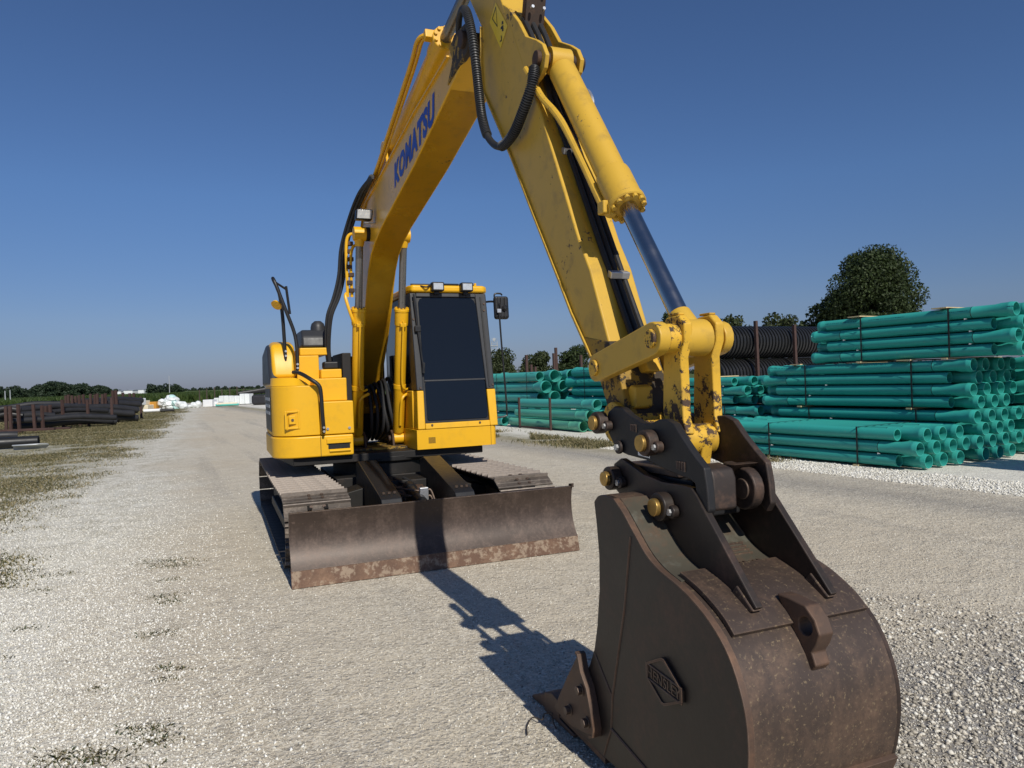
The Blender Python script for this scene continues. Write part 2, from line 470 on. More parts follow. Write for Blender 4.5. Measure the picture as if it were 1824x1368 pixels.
# ---- ground material: gravel of several kinds laid out by world position
def ground_mat():
    t = NT('gravel_yard')
    co = t.coord('World')
    sep = t.N('SeparateXYZ'); t.L(co, sep.inputs[0])
    X, Y = sep.outputs[0], sep.outputs[1]
    nb = t.noise(co, 0.55, 5, 0.62)
    nb2 = t.noise(co, 0.16, 4, 0.55)
    nm = t.noise(co, 2.6, 6, 0.68)
    nf = t.noise(co, 24, 5, 0.75)
    nff = t.noise(co, 95, 3, 0.75)
    wob = t.math('MULTIPLY', t.math('SUBTRACT', nb, 0.5), 2.4)
    wob2 = t.math('MULTIPLY', t.math('SUBTRACT', nm, 0.5), 1.2)
    # fine compacted stone
    v1 = t.voro(co, 85, out='Color'); v2 = t.voro(co, 38, out='Color')
    g1 = t.N('RGBToBW'); t.L(v1, g1.inputs[0])
    g2 = t.N('RGBToBW'); t.L(v2, g2.inputs[0])
    grain = t.math('ADD', t.math('MULTIPLY', g1.outputs[0], 0.5), t.math('ADD', t.math('MULTIPLY', g2.outputs[0], 0.25), t.math('MULTIPLY', nff, 0.25)))
    gray = t.ramp(grain, [(0.15, (0.33, 0.290, 0.222)), (0.5, (0.55, 0.49, 0.385)), (0.85, (0.78, 0.73, 0.61))])
    white = t.ramp(grain, [(0.15, (0.44, 0.415, 0.35)), (0.5, (0.69, 0.665, 0.585)), (0.85, (0.84, 0.825, 0.76))])
    dark = t.ramp(grain, [(0.15, (0.10, 0.093, 0.085)), (0.5, (0.225, 0.212, 0.195)), (0.85, (0.50, 0.485, 0.45))])
    fines = t.ramp(nm, [(0.3, (0.47, 0.41, 0.315)), (0.7, (0.58, 0.52, 0.41))])
    # road edge on the left
    edge = t.math('ADD', X, t.math('ADD', t.math('MULTIPLY', Y, 0.42), 0.3))
    lf = t.math('MULTIPLY', t.math('ADD', edge, wob), -0.75)
    lf = t.math('ADD', lf, 0.25, clamp=True)
    c = t.mix(lf, gray, white)
    # patches of packed fines on the travelled lane
    fm = t.ramp(t.math('ADD', t.math('MULTIPLY', nb2, 0.5), t.math('MULTIPLY', nb, 0.5)), [(0.45, 0.0), (0.62, 0.55)])
    fm = t.math('MULTIPLY', fm, t.math('SUBTRACT', 1.0, lf))
    c = t.mix(fm, c, fines)
    # wheel lanes: streaks of fines and of darker loose stone along the travelled direction
    cmb = t.N('CombineXYZ')
    t.L(t.math('MULTIPLY', t.math('ADD', t.math('MULTIPLY', X, 0.90), t.math('MULTIPLY', Y, 0.435)), 1.5), cmb.inputs[0])
    t.L(t.math('MULTIPLY', t.math('SUBTRACT', t.math('MULTIPLY', Y, 0.90), t.math('MULTIPLY', X, 0.435)), 0.10), cmb.inputs[1])
    ln = t.noise(cmb.outputs[0], 1.0, 5, 0.6)
    road = t.math('SUBTRACT', 1.0, lf)
    c = t.mix(t.math('MULTIPLY', t.ramp(ln, [(0.50, 0.0), (0.66, 0.8)]), road), c, fines)
    c = t.mix(t.math('MULTIPLY', t.ramp(ln, [(0.34, 0.6), (0.47, 0.0)]), road), c, t.mix(0.55, gray, dark))
    # coarse dark stone near right
    dx = t.math('MULTIPLY', t.math('SUBTRACT', t.math('ADD', X, t.math('MULTIPLY', wob, 0.5)), 0.9), 1.2, clamp=True)
    dy = t.math('MULTIPLY', t.math('SUBTRACT', 4.7, t.math('ADD', Y, t.math('MULTIPLY', wob, 0.5))), 1.0, clamp=True)
    dm = t.math('MULTIPLY', t.math('MULTIPLY', dx, dy), 0.95)
    c = t.mix(dm, c, dark)
    # broom of grey stone under the arm shadow side
    # white stone strip in front of the pipes: along direction (-.485,.875)
    s_ = t.math('ADD', t.math('MULTIPLY', t.math('SUBTRACT', X, 5.96), 0.875), t.math('MULTIPLY', t.math('SUBTRACT', Y, 10.7), 0.485))
    ws = t.math('MULTIPLY', t.math('ADD', t.math('ADD', s_, 1.15), t.math('MULTIPLY', wob2, 0.8)), 2.2, clamp=True)
    c = t.mix(ws, c, white)
    # lanes darker band just before the strip
    db = t.math('MULTIPLY', t.math('SUBTRACT', 1.0, t.math('MULTIPLY', t.math('ABSOLUTE', t.math('ADD', s_, t.math('ADD', t.math('MULTIPLY', wob, 0.3), 2.0))), 1.1), None, clamp=True), 0.6)
    c = t.mix(db, c, dark)
    # thin dry growth and soil showing between the white stones of the left margin
    spk = t.math('MULTIPLY', t.ramp(t.math('ADD', t.math('MULTIPLY', nf, 0.6), t.math('MULTIPLY', nm, 0.4)), [(0.46, 0.0), (0.58, 1.0)]), t.math('MULTIPLY', lf, t.math('MULTIPLY', t.math('SUBTRACT', Y, 4.5), 0.25, clamp=True)))
    c = t.mix(t.math('MULTIPLY', spk, 0.75), c, (0.27, 0.235, 0.15))
    # dirty earth and dry grass base on the left and right verges
    gl = t.math('MULTIPLY', t.math('ADD', t.math('ADD', edge, 1.5), wob), -0.55, clamp=True)
    far = t.math('MULTIPLY', t.math('SUBTRACT', Y, 6.5), 0.16, clamp=True)
    gl = t.math('MULTIPLY', gl, far)
    gp = t.ramp(t.math('ADD', t.math('MULTIPLY', nb, 0.6), t.math('MULTIPLY', nm, 0.4)), [(0.34, 0.0), (0.52, 1.0)])
    gm = t.math('MULTIPLY', gl, t.math('ADD', t.math('MULTIPLY', gp, 0.85), t.math('MULTIPLY', t.math('MULTIPLY', t.math('SUBTRACT', Y, 20.0), 0.05, clamp=True), 0.5)), clamp=True)
    gm = t.math('MULTIPLY', gm, t.ramp(nf, [(0.30, 0.45), (0.6, 1.0)]))
    grass = t.ramp(t.math('ADD', t.math('MULTIPLY', nf, 0.55), t.math('MULTIPLY', nb, 0.45)), [(0.32, (0.055, 0.075, 0.022)), (0.52, (0.155, 0.140, 0.055)), (0.7, (0.27, 0.225, 0.115))])
    c = t.mix(gm, c, grass)
    s2 = t.math('MULTIPLY', t.math('SUBTRACT', 1.0, t.math('ABSOLUTE', t.math('ADD', s_, 1.0))), 1.0, clamp=True)
    s2 = t.math('MULTIPLY', s2, t.math('MULTIPLY', t.math('SUBTRACT', Y, 13.5), 0.4, clamp=True))
    s2 = t.math('MULTIPLY', s2, t.ramp(t.math('ADD', t.math('MULTIPLY', nm, 0.5), t.math('MULTIPLY', nf, 0.5)), [(0.4, 0.1), (0.55, 1.0)]))
    c = t.mix(s2, c, grass)
    # rusty-brown worn tint near left foreground
    c = t.mix(t.math('MULTIPLY', t.ramp(nb2, [(0.45, 0.0), (0.7, 1.0)]), 0.25), c, t.mix(1.0, c, (0.93, 0.84, 0.72), 'MULTIPLY'))
    h = t.math('ADD', t.math('MULTIPLY', t.voro(co, 85), 0.5), t.math('ADD', t.math('MULTIPLY', t.voro(co, 38), 0.8), t.math('MULTIPLY', nf, 0.6)))
    n1 = t.bump(h, 0.7, 0.011)
    n2 = t.bump(nm, 0.5, 0.10, n1)
    return t.fin(c, 0.92, 0, n2, 0.2)


M['ground'] = ground_mat()


def leafmat(name, a, b, dry=None):
    t = NT(name)
    ri = t.N('NewGeometry').outputs['Random Per Island']
    n = t.noise(t.coord('Object'), 0.6, 3)
    c = t.mix(ri, a, b)
    c = t.mix(t.math('MULTIPLY', n, 0.5), c, tuple(x * 0.6 for x in a))
    if dry: c = t.mix(t.ramp(ri, [(0.40, 0.0), (0.52, 0.9)]), c, dry)
    m_ = t.fin(c, 0.6, 0, None, 0.3)
    tr = t.N('BsdfTranslucent'); t.set(tr, 0, c)
    mx = t.N('MixShader'); mx.inputs[0].default_value = 0.22
    t.L(t.b.outputs[0], mx.inputs[1]); t.L(tr.outputs[0], mx.inputs[2]); t.L(mx.outputs[0], t.out.inputs[0])
    return m_


M['leaf'] = leafmat('dark_leaves', (0.022, 0.038, 0.011), (0.055, 0.080, 0.022))
M['leaf2'] = leafmat('olive_leaves', (0.030, 0.044, 0.014), (0.062, 0.078, 0.026))
M['leaf_far'] = leafmat('far_wood_leaves', (0.022, 0.040, 0.022), (0.042, 0.066, 0.032))
M['corn'] = leafmat('crop_leaves', (0.035, 0.070, 0.016), (0.085, 0.120, 0.032))
M['grass'] = leafmat('grass_blades', (0.075, 0.085, 0.028), (0.16, 0.145, 0.056), (0.36, 0.30, 0.165))
M['weed'] = leafmat('weed_leaves', (0.035, 0.058, 0.013), (0.085, 0.105, 0.030), (0.17, 0.14, 0.07))
M['bark'] = plain('bark', (0.06, 0.045, 0.033), 0.9, 0, 0.3, 10)


def stone_mat():
    t = NT('gravel_stones')
    ri = t.N('NewGeometry').outputs['Random Per Island']
    c = t.ramp(ri, [(0.0, (0.24, 0.215, 0.175)), (0.35, (0.46, 0.42, 0.345)), (0.7, (0.60, 0.55, 0.46)), (1.0, (0.80, 0.78, 0.70))])
    return t.fin(c, 0.85, 0, t.bump(t.noise(t.coord('World'), 160, 3), 0.3, 0.003), 0.25)


M['stone'] = stone_mat()


def text_mesh(body, size, ext, mat, shear=0.0, offset=0.0, space=1.0):
    cu_ = bpy.data.curves.new('text', 'FONT')
    cu_.body = body; cu_.size = size; cu_.extrude = ext; cu_.shear = shear; cu_.offset = offset
    cu_.space_character = space; cu_.resolution_u = 3
    o = bpy.data.objects.new('text', cu_)
    COL.objects.link(o)
    bpy.context.view_layer.update()
    me = bpy.data.meshes.new_from_object(o.evaluated_get(bpy.context.evaluated_depsgraph_get()))
    bpy.data.objects.remove(o)
    me.materials.clear(); me.materials.append(mat)
    return me

# ------------------------------------------------------------------ ground
g = MB()
g.add([(-3000, -300, 0), (3000, -300, 0), (3000, 4000, 0), (-3000, 4000, 0)], [(0, 1, 2, 3)])
ground = g.build('ground', M['ground'], smooth=False, fix=False)
tag(ground, 'pale grey and white gravel yard with packed lanes', None, None, 'structure')


def fieldmat():
    t = NT('crop_field')
    n = t.noise(t.coord('World'), 0.05, 6, 0.6); n2 = t.noise(t.coord('World'), 0.8, 5, 0.7)
    c = t.ramp(t.math('ADD', t.math('MULTIPLY', n, 0.6), t.math('MULTIPLY', n2, 0.4)), [(0.3, (0.05, 0.085, 0.022)), (0.6, (0.095, 0.125, 0.038)), (0.8, (0.16, 0.165, 0.065))])
    return t.fin(c, 0.85, 0, t.bump(n2, 0.6, 0.3), 0.2)


M['field'] = fieldmat()
f = MB()
f.add([(-900, 88, 0.02), (900, 88, 0.02), (2600, 3000, 0.02), (-2600, 3000, 0.02)], [(0, 1, 2, 3)])
fo = f.build('crop_field_ground', M['field'], smooth=False, fix=False)
tag(fo, 'flat green farmland stretching to the horizon', None, None, 'structure')

# ------------------------------------------------------------------ excavator
EXC = empty('excavator', ORG, TH)
tag(EXC, 'yellow crawler excavator with brown dozer blade and dark steel bucket on the gravel', 'excavator')


def cylx(mb, x0, x1, y, z, r, seg=20, mi=0):
    return mb.lathe((x0, y, z), (x1, y, z), [(0, r), (x1 - x0, r)], seg, mi)


def arc(cx, cy, r, a0, a1, n=8):
    return [(cx + r * math.cos(R(a0 + (a1 - a0) * i / n)), cy + r * math.sin(R(a0 + (a1 - a0) * i / n))) for i in range(n + 1)]


# ---- tracks
shoe_mb = MB().box(-0.285, 0.285, -0.081, 0.081, 0.0, 0.012)
for k, yy in enumerate((-0.062, 0.0, 0.062)):
    shoe_mb.prism([(yy - 0.012, 0.0121), (yy + 0.012, 0.0121), (yy + 0.005, 0.040 if k == 0 else 0.017), (yy - 0.005, 0.040 if k == 0 else 0.017)], -0.2848, 0.2848, 2 if k == 0 else 0)
for sx in (-0.055, 0.055):
    for yy in (-0.031, 0.031):
        shoe_mb.lathe((sx, yy, 0.0122), (sx, yy, 0.03), [(0, 0.016), (0.011, 0.016)], 6, 1)
shoe_me = shoe_mb.mesh('track_shoe', [M['shoe'], M['gunmetal'], M['grouser']], smooth=False)
YF, YR, ZC, RT = -1.70, 1.78, 0.327, 0.289


def track_point(s):
    Ls = YR - YF; La = math.pi * RT; T = 2 * Ls + 2 * La
    s %= T
    if s < Ls:
        sag = -0.018 * math.sin(math.pi * s / Ls)
        return YR - s, ZC + RT + sag, -1.0, 0.0
    s -= Ls
    if s < La:
        a = s / RT
        return YF - RT * math.sin(a), ZC + RT * math.cos(a), -math.cos(a), -math.sin(a)
    s -= La
    if s < Ls: return YF + s, ZC - RT, 1.0, 0.0
    s -= Ls
    a = s / RT
    return YR + RT * math.sin(a), ZC - RT * math.cos(a), math.cos(a), math.sin(a)


TLEN = 2 * (YR - YF) + 2 * math.pi * RT
NSH = 52
for side in (-1, 1):
    xc = side * 0.985
    fr = MB()
    prof = [(YF + 0.15, 0.16), (YR - 0.15, 0.16), (YR - 0.05, 0.30), (YR - 0.2, 0.47), (0.9, 0.50), (-0.9, 0.50), (YF + 0.25, 0.47), (YF + 0.02, 0.34)]
    fr.prism(prof, xc - 0.13, xc + 0.13)
    fr.prism([(-1.0, 0.17), (1.0, 0.17), (0.9, 0.28), (-0.9, 0.28)], xc - 0.2, xc + 0.2)
    tr = fr.build('crawler_track', M['grease'], EXC, 0.012)
    for k in range(NSH):
        y, z, ty, tz = track_point(k * TLEN / NSH + 0.05 + 0.03 * side)
        o = link('track_shoe', shoe_me, tr)
        t_ = Vector((0, ty, tz)); n_ = t_.cross(Vector((1, 0, 0))) * -1
        n_ = Vector((0, -tz, ty)) * -1
        mm = Matrix((Vector((1, 0, 0)), t_, n_)).transposed().to_4x4()
        if mm.determinant() < 0:
            mm = Matrix((Vector((-1, 0, 0)), t_, n_)).transposed().to_4x4()
        mm.translation = Vector((xc, y, z))
        o.matrix_basis = mm
    ch = MB()
    for k in range(NSH):
        y, z, ty, tz = track_point((k + 0.5) * TLEN / NSH)
        for sx in (-0.07, 0.07):
            ch.obox((xc + sx, y - (-tz) * 0.0 + tz * 0.045 * 1.0, z - ty * -0.045), (0.018, 0, 0), Vector((0, ty, tz)) * 0.075, Vector((0, -tz, ty)) * 0.035)
    c_ = ch.build('track_chain', M['grease'], tr, fix=False)
    for (yy, rr) in ((YF, 0.245), (YR, 0.235)):
        wmb = MB().lathe((xc - 0.09, yy, ZC), (xc + 0.09, yy, ZC), [(0, 0.10), (0.01, rr * 0.9), (0.04, rr), (0.14, rr), (0.17, rr * 0.9), (0.18, 0.10)], 28)
        wmb.build('idler_wheel' if yy == YF else 'drive_sprocket', M['grease'], tr)
    for q in range(6):
        rm = MB(); cylx(rm, xc - 0.12, xc + 0.12, YF + 0.5 + q * 0.5, 0.125, 0.075, 16)
        rm.build('track_roller', M['grease'], tr, 0.01)

# ---- undercarriage centre
cb = MB()
cb.slab([(-0.62, -0.55), (0.62, -0.55), (0.62, 0.75), (-0.62, 0.75)], 0.40, 0.60)
for sx in (-1, 1):
    for y0 in (-0.95, 0.75):
        cb.add([(sx * 0.35, y0 - 0.16, 0.36), (sx * 0.35, y0 + 0.16, 0.36), (sx * 0.86, y0 + 0.16, 0.26), (sx * 0.86, y0 - 0.16, 0.26),
                (sx * 0.35, y0 - 0.16, 0.58), (sx * 0.35, y0 + 0.16, 0.58), (sx * 0.86, y0 + 0.16, 0.47), (sx * 0.86, y0 - 0.16, 0.47)],
               [(0, 3, 2, 1), (4, 5, 6, 7), (0, 1, 5, 4), (1, 2, 6, 5), (2, 3, 7, 6), (3, 0, 4, 7)])
cb.box(-0.36, 0.36, -0.98, -0.54, 0.37, 0.585)
cb.lathe((0, 0.05, 0.59), (0, 0.05, 0.80), [(0, 0.56), (0.14, 0.56), (0.15, 0.60), (0.21, 0.60)], 40)
car = cb.build('carbody', M['grease'], EXC, 0.012)
ds = MB().prism([(-1.30, 0.30), (-0.99, 0.30), (-0.99, 0.52), (-1.12, 0.55), (-1.30, 0.46)], -0.17, 0.17)
ds.build('centre_bracket', M['dirt_steel'], car, 0.01)

# ---- dozer blade
BW = 1.265
front = [(-2.425, 0.135), (-2.385, 0.19), (-2.345, 0.27), (-2.325, 0.36), (-2.322, 0.45), (-2.335, 0.53), (-2.352, 0.582)]
back = [(-2.33, 0.586), (-2.31, 0.53), (-2.295, 0.45), (-2.297, 0.36), (-2.315, 0.27), (-2.35, 0.19), (-2.38, 0.13)]
bl = MB().prism(front + back, -BW, BW).build('dozer_blade', M['blade'], EXC, 0.003)
MB().prism([(-2.452, 0.004), (-2.432, 0.004), (-2.400, 0.132), (-2.378, 0.132 + 0.02), (-2.405, 0.146), (-2.418, 0.146)], -BW - 0.004, BW + 0.004).build('cutting_edge', M['cutting_edge'], bl, 0.003)
MB().prism([(-2.37, 0.573), (-2.30, 0.573), (-2.30, 0.60), (-2.37, 0.612)], BW - 0.015, BW + 0.006).build('corner_tab', M['blade'], bl, 0.003)
bb = MB()
bb.prism([(-2.297, 0.12), (-2.16, 0.14), (-2.14, 0.30), (-2.292, 0.34)], -1.2, 1.2)
for sx in (-1.2, -0.62, 0.0, 0.62, 1.2):
    bb.prism([(-2.30, 0.33), (-2.16, 0.29), (-2.285, 0.56)], sx - 0.012, sx + 0.012)
bb.build('back_stiffener', M['dirt_steel'], bl, 0.006)
for sx in (-1, 1):
    xa = sx * 0.345
    am = MB()
    am.prism([(-2.15, 0.30), (-1.95, 0.56), (-1.88, 0.585), (-0.86, 0.80), (-0.72, 0.77), (-0.72, 0.45), (-0.95, 0.42), (-2.0, 0.20), (-2.15, 0.20)], xa - 0.095, xa + 0.095)
    a_ = am.build('blade_arm', M['black'], EXC, 0.008)
    MB().lathe((xa - 0.13, -2.0, 0.42), (xa + 0.13, -2.0, 0.42), [(0, 0.05), (0.26, 0.05)], 16).build('pin', M['gunmetal'], a_, 0.006)
    kb = MB()
    kb.box(xa - 0.07, xa + 0.07, -2.14, -2.0, 0.22, 0.50)
    kb.build('hinge_bracket', M['dirt_steel'], a_, 0.01)
    for bx in (-0.05, 0.0, 0.05):
        MB().lathe((xa + bx, -1.86, 0.592), (xa + bx, -1.86, 0.612), [(0, 0.014), (0.018, 0.014)], 6).build('bolt', M['gunmetal'], a_)
bcy = MB().tube([(0.02, -1.2, 0.50), (0.02, -1.62, 0.44)], 0.06, 18).tube([(0.02, -1.2, 0.50), (0.02, -1.1, 0.515)], 0.075, 18).build('blade_cylinder', M['black'], EXC)
MB().tube([(0.02, -1.60, 0.443), (0.02, -2.02, 0.38)], 0.033, 14).build('rod', M['chrome'], bcy)
MB().box(0.03, 0.12, -1.52, -1.46, 0.40, 0.57).build('clamp_block', M['zinc'], bcy, 0.01)
for k, zz in enumerate((0.53, 0.47)):
    MB().tube(smoothpath([(-0.2, -1.0, zz), (-0.08, -1.4, zz + 0.02), (0.08, -1.49, zz), (0.14, -1.5, zz + 0.01), (0.17, -1.55, zz - 0.09), (0.19, -1.7, zz - 0.2)], 5), 0.010, 8).build('hydraulic_line', M['gunmetal'], bcy)
hz = MB()
for k in range(4):
    hz.tube(smoothpath([(-0.28 + 0.1 * k, -0.9, 0.60), (-0.22 + 0.12 * k, -1.15, 0.52), (-0.16 + 0.09 * k, -1.35, 0.38 + 0.04 * k), (-0.2 + 0.12 * k, -1.6, 0.30)], 5), 0.016, 8)
hz.build('hose', M['blackrubber'], bcy)

# ---- revolving frame and body
RF = MB()
RF.slab([(-1.05, -0.55), (1.05, -0.52), (1.15, 0.5), (0.7, 1.1), (-0.7, 1.1), (-1.15, 0.5)], 0.762, 0.846)
deck = RF.build('revolving_frame', M['grease'], EXC, 0.01)


def footprint(inset=0.0, x1=-0.435, yf=-0.62, rc=0.27, xl=-1.245):
    i = inset
    pts = [(x1, yf + i)]
    pts += [(p, q) for p, q in arc(xl + i + rc, yf + i + rc, rc, 270, 180, 8)]
    pts += [(xl + i, 0.55)]
    pts += [(p, q) for p, q in arc(0.0, 0.05, 1.40 - i, 152, 90, 8)]
    pts += [(x1, 1.3)]
    return pts


MB().slab(footprint(0.0), 0.850, 1.072).build('lower_skirt', M['yellow'], EXC, 0.018, seg=3)
sk = MB().slab(footprint(0.012, x1=-0.775), 1.080, 1.60)
bd = sk.build('side_body', M['yellow'], EXC, 0.012, seg=3)
# sloping shoulder of the side body
tp = footprint(0.012, x1=-0.775)
tq = footprint(0.02, x1=-0.80, yf=-0.53, rc=0.27)
sh = MB()
n_ = len(tp)
def ztop(x, y): return 1.69 if x < -0.98 else 1.69 - 0.13 * (x + 0.98) / 0.2
vs = [(x, y, 1.6003) for x, y in tp] + [(x, y, min(ztop(x, y) - (0.0 if y > -0.3 else 0.0), 1.70)) for x, y in tq]
sh.add(vs, [tuple(range(n_ - 1, -1, -1)), tuple(range(n_, 2 * n_))] + [(i, (i + 1) % n_, (i + 1) % n_ + n_, i + n_) for i in range(n_)])
sh.build('shoulder', M['yellow'], bd, 0.008)
# latch recess on the front of the side body
lt = MB()
for (x0, x1, z0, z1) in ((-1.125, -1.105, 1.155, 1.345), (-0.995, -0.975, 1.155, 1.345), (-1.105, -0.995, 1.155, 1.175), (-1.105, -0.995, 1.325, 1.345)):
    lt.box(x0, x1, -0.615, -0.603, z0, z1)
lt.build('latch_frame', M['yellow'], bd, 0.004)
MB().box(-1.085, -1.015, -0.618, -0.604, 1.205, 1.295).build('latch', M['yellow'], bd, 0.006)
MB().lathe((-1.05, -0.626, 1.25), (-1.05, -0.615, 1.25), [(0, 0.014), (0.011, 0.014)], 12).build('lock', M['gunmetal'], bd)
# dark side panels with pale stripes
sp = MB()
sp.box(-1.2425, -1.2335, -0.28, 0.5, 1.12, 1.58)
sp.build('side_door', M['charcoal'], bd, 0.006)
for k in range(3):
    MB().box(-1.2465, -1.2436, -0.24, 0.46, 1.30 + k * 0.075, 1.335 + k * 0.075).build('stripe', M['galv'], bd)
# step boxes at the right front
MB().box(-0.772, -0.425, -0.622, 0.1, 1.079, 1.425).build('step_box', M['yellow'], EXC, 0.012)
MB().box(-0.80, -0.458, -0.45, 0.1, 1.426, 1.672).build('step_box', M['yellow'], EXC, 0.012)
MB().box(-0.70, -0.475, -0.25, 0.1, 1.673, 1.772).build('step_box', M['yellow'], EXC, 0.012)
cp = MB().box(-0.94, -0.70, -0.12, 0.4, 1.60, 1.932).build('hood_front_panel', M['yellow'], EXC, 0.01)
MB().box(-0.90, -0.595, -0.10, 0.6, 1.934, 2.018).build('hood_ledge', M['yellow'], EXC, 0.012)
hd = MB()
hd.prism([(-0.22, 1.685), (-0.18, 1.93), (-0.08, 2.06), (0.15, 2.10), (1.0, 2.02), (1.1, 1.70)], -1.205, -0.955)
hd.build('engine_hood', M['yellow'], EXC, 0.05, seg=4)
MB().prism([(-0.30, 1.60), (-0.20, 1.72), (-0.10, 1.92), (0.02, 2.03), (0.25, 2.075), (0.9, 2.0), (1.05, 1.60)], -1.2395, -1.140).build('hood_side_panel', M['charcoal'], EXC, 0.045, seg=4)
dk = MB().prism([(0.02, 2.03), (0.05, 2.15), (0.14, 2.235), (0.6, 2.235), (0.62, 2.03)], -0.86, -0.55).build('muffler_cover', M['charcoal'], EXC, 0.03, seg=3)
MB().lathe((-0.655, 0.22, 2.2), (-0.655, 0.22, 2.345), [(0, 0.085), (0.07, 0.082), (0.11, 0.07), (0.14, 0.035)], 20).build('intake_cap', M['charcoal'], dk)
MB().box(-0.46, -0.36, -0.2, 0.5, 1.05, 1.95).build('frame_web', M['grease'], deck, 0.01)
MB().box(-0.455, 0.24, 0.85, 1.0, 0.9, 1.95).build('firewall', M['grease'], deck, 0.01)
vm = MB()
for k in range(6):
    vm.box(-0.32 + 0.09 * k, -0.26 + 0.09 * k, 0.70, 0.82, 1.5, 1.7 + 0.05 * (k % 3))
vm.build('control_valve', M['dirt_steel'], deck, 0.012)
vg = MB().box(-0.655, -0.49, -0.16, 0.0, 1.775, 1.86).build('hose_grommet', M['black'], EXC, 0.02)
MB().box(-0.7785, -0.7735, -0.6225, -0.60, 0.855, 1.07).build('seam', M['decalblack'], EXC)
# grab step in the lower skirt
gs = MB()
gs.box(-0.715, -0.465, -0.640, -0.6185, 0.985, 1.035)
gs.prism([(-0.640, 0.905), (-0.619, 0.880), (-0.619, 0.925)], -0.69, -0.47)
gs.build('step_lip', M['yellow'], EXC, 0.004)
MB().box(-0.70, -0.475, -0.6225, -0.6190, 0.926, 0.984).build('step_recess_shade', M['decalblack'], EXC)  # flat black sheet paints the shade of a hollow; none is cut
for bx in (-0.70, -0.475):
    MB().lathe((bx, -0.634, 1.14), (bx, -0.62, 1.14), [(0, 0.014), (0.013, 0.014)], 8).build('bolt', M['zinc'], EXC)

# handrails
MB().tube(smoothpath([(-1.055, -0.16, 1.72), (-1.062, -0.18, 1.99), (-1.075, -0.2, 2.35), (-1.10, -0.2, 2.60), (-1.155, -0.22, 2.74), (-1.165, -0.3, 2.745), (-1.14, -0.34, 2.67), (-1.05, -0.35, 2.40), (-0.975, -0.35, 2.17), (-0.955, -0.36, 2.0), (-0.957, -0.37, 1.80), (-0.975, -0.4, 1.74)], 5), 0.019, 12).build('handrail', M['black'], EXC)
MB().tube(smoothpath([(-1.005, -0.42, 1.745), (-0.95, -0.55, 1.73), (-0.86, -0.655, 1.665), (-0.785, -0.68, 1.60), (-0.765, -0.685, 1.52), (-0.757, -0.685, 1.30), (-0.748, -0.675, 1.14), (-0.745, -0.64, 1.11)], 5), 0.021, 12).build('handrail', M['black'], EXC)
mr = MB().tube([(-1.0, -0.22, 2.38), (-1.03, -0.22, 2.68)], 0.014, 8).tube([(-1.16, -0.25, 2.73), (-1.02, -0.22, 2.64)], 0.012, 8).build('mirror_bracket', M['black'], EXC)
MB().lathe((-1.14, -0.24, 2.47), (-1.10, -0.20, 2.52), [(0, 0.06), (0.02, 0.055), (0.03, 0.02)], 14).build('mirror', M['yellow'], mr)  # yellow paint stands for the reflection in the mirror
for q in ((-1.055, -0.19, 1.98), (-1.055, -0.19, 1.93), (-0.957, -0.40, 1.83), (-0.957, -0.40, 1.79), (-0.748, -0.70, 1.16), (-0.747, -0.70, 1.12)):
    MB().lathe((q[0], q[1] - 0.012, q[2]), (q[0], q[1], q[2]), [(0, 0.012), (0.02, 0.014)], 10).build('bolt', M['zinc'], EXC)

# ---- cab
def cy(z): return -0.615 + max(0.0, z - 1.08) * 0.13
CABB = MB()
CABB.slab([(0.248, 1.05), (0.248, -0.50), (0.255, -0.62), (1.155, -0.62)] + arc(1.115, -0.53, 0.09, -90, 0, 5)[1:] + [(1.205, 1.05)], 0.852, 1.068)
MB_ = CABB.build('cab_base', M['yellow'], EXC, 0.012, seg=3)
MB().box(1.118, 1.121, -0.623, -0.55, 0.853, 1.067).build('seam', M['decalblack'], MB_)
vt = MB()
for i in range(7):
    for j in range(6):
        vt.box(0.385 + i * 0.0115, 0.393 + i * 0.0115, -0.6225, -0.6195, 0.915 + j * 0.0115, 0.923 + j * 0.0115)
vt.build('vent_grille', M['decalblack'], MB_)
CB = MB()
CB.slab([(0.30, 1.0), (0.30, -0.40), (1.185, -0.40), (1.185, 1.0)], 1.0685, 2.60)
cab = CB.build('cab', M['charcoal'], EXC, 0.01)
MB().box(0.262, 0.299, -0.43, 0.9, 1.07, 1.50).build('cab_side_panel', M['yellow'], cab, 0.01)


def front_panel(x0, x1, z0, z1, d0, d1):        # slab lying in the sloping cab front
    mbx = MB()
    mbx.add([(x0, cy(z0) + d0, z0), (x1, cy(z0) + d0, z0), (x1, cy(z1) + d0, z1), (x0, cy(z1) + d0, z1), (x0, cy(z0) + d1, z0), (x1, cy(z0) + d1, z0), (x1, cy(z1) + d1, z1), (x0, cy(z1) + d1, z1)],
            [(0, 1, 2, 3), (7, 6, 5, 4), (0, 4, 5, 1), (1, 5, 6, 2), (2, 6, 7, 3), (3, 7, 4, 0)])
    return mbx


def fp_quad(pts, d0, d1):
    mbx = MB(); n = len(pts)
    mbx.add([(x, cy(z) + d0, z) for x, z in pts] + [(x, cy(z) + d1, z) for x, z in pts], [tuple(range(n)), tuple(range(2 * n - 1, n - 1, -1))] + [(i, i + n, (i + 1) % n + n, (i + 1) % n) for i in range(n)])
    return mbx


def rrect(x0, x1, z0, z1, r, n=5):
    out = []
    for cx_, cz_, a0 in ((x0 + r, z0 + r, 180), (x1 - r, z0 + r, 270), (x1 - r, z1 - r, 0), (x0 + r, z1 - r, 90)):
        out += arc(cx_, cz_, r, a0, a0 + 90, n)
    return out


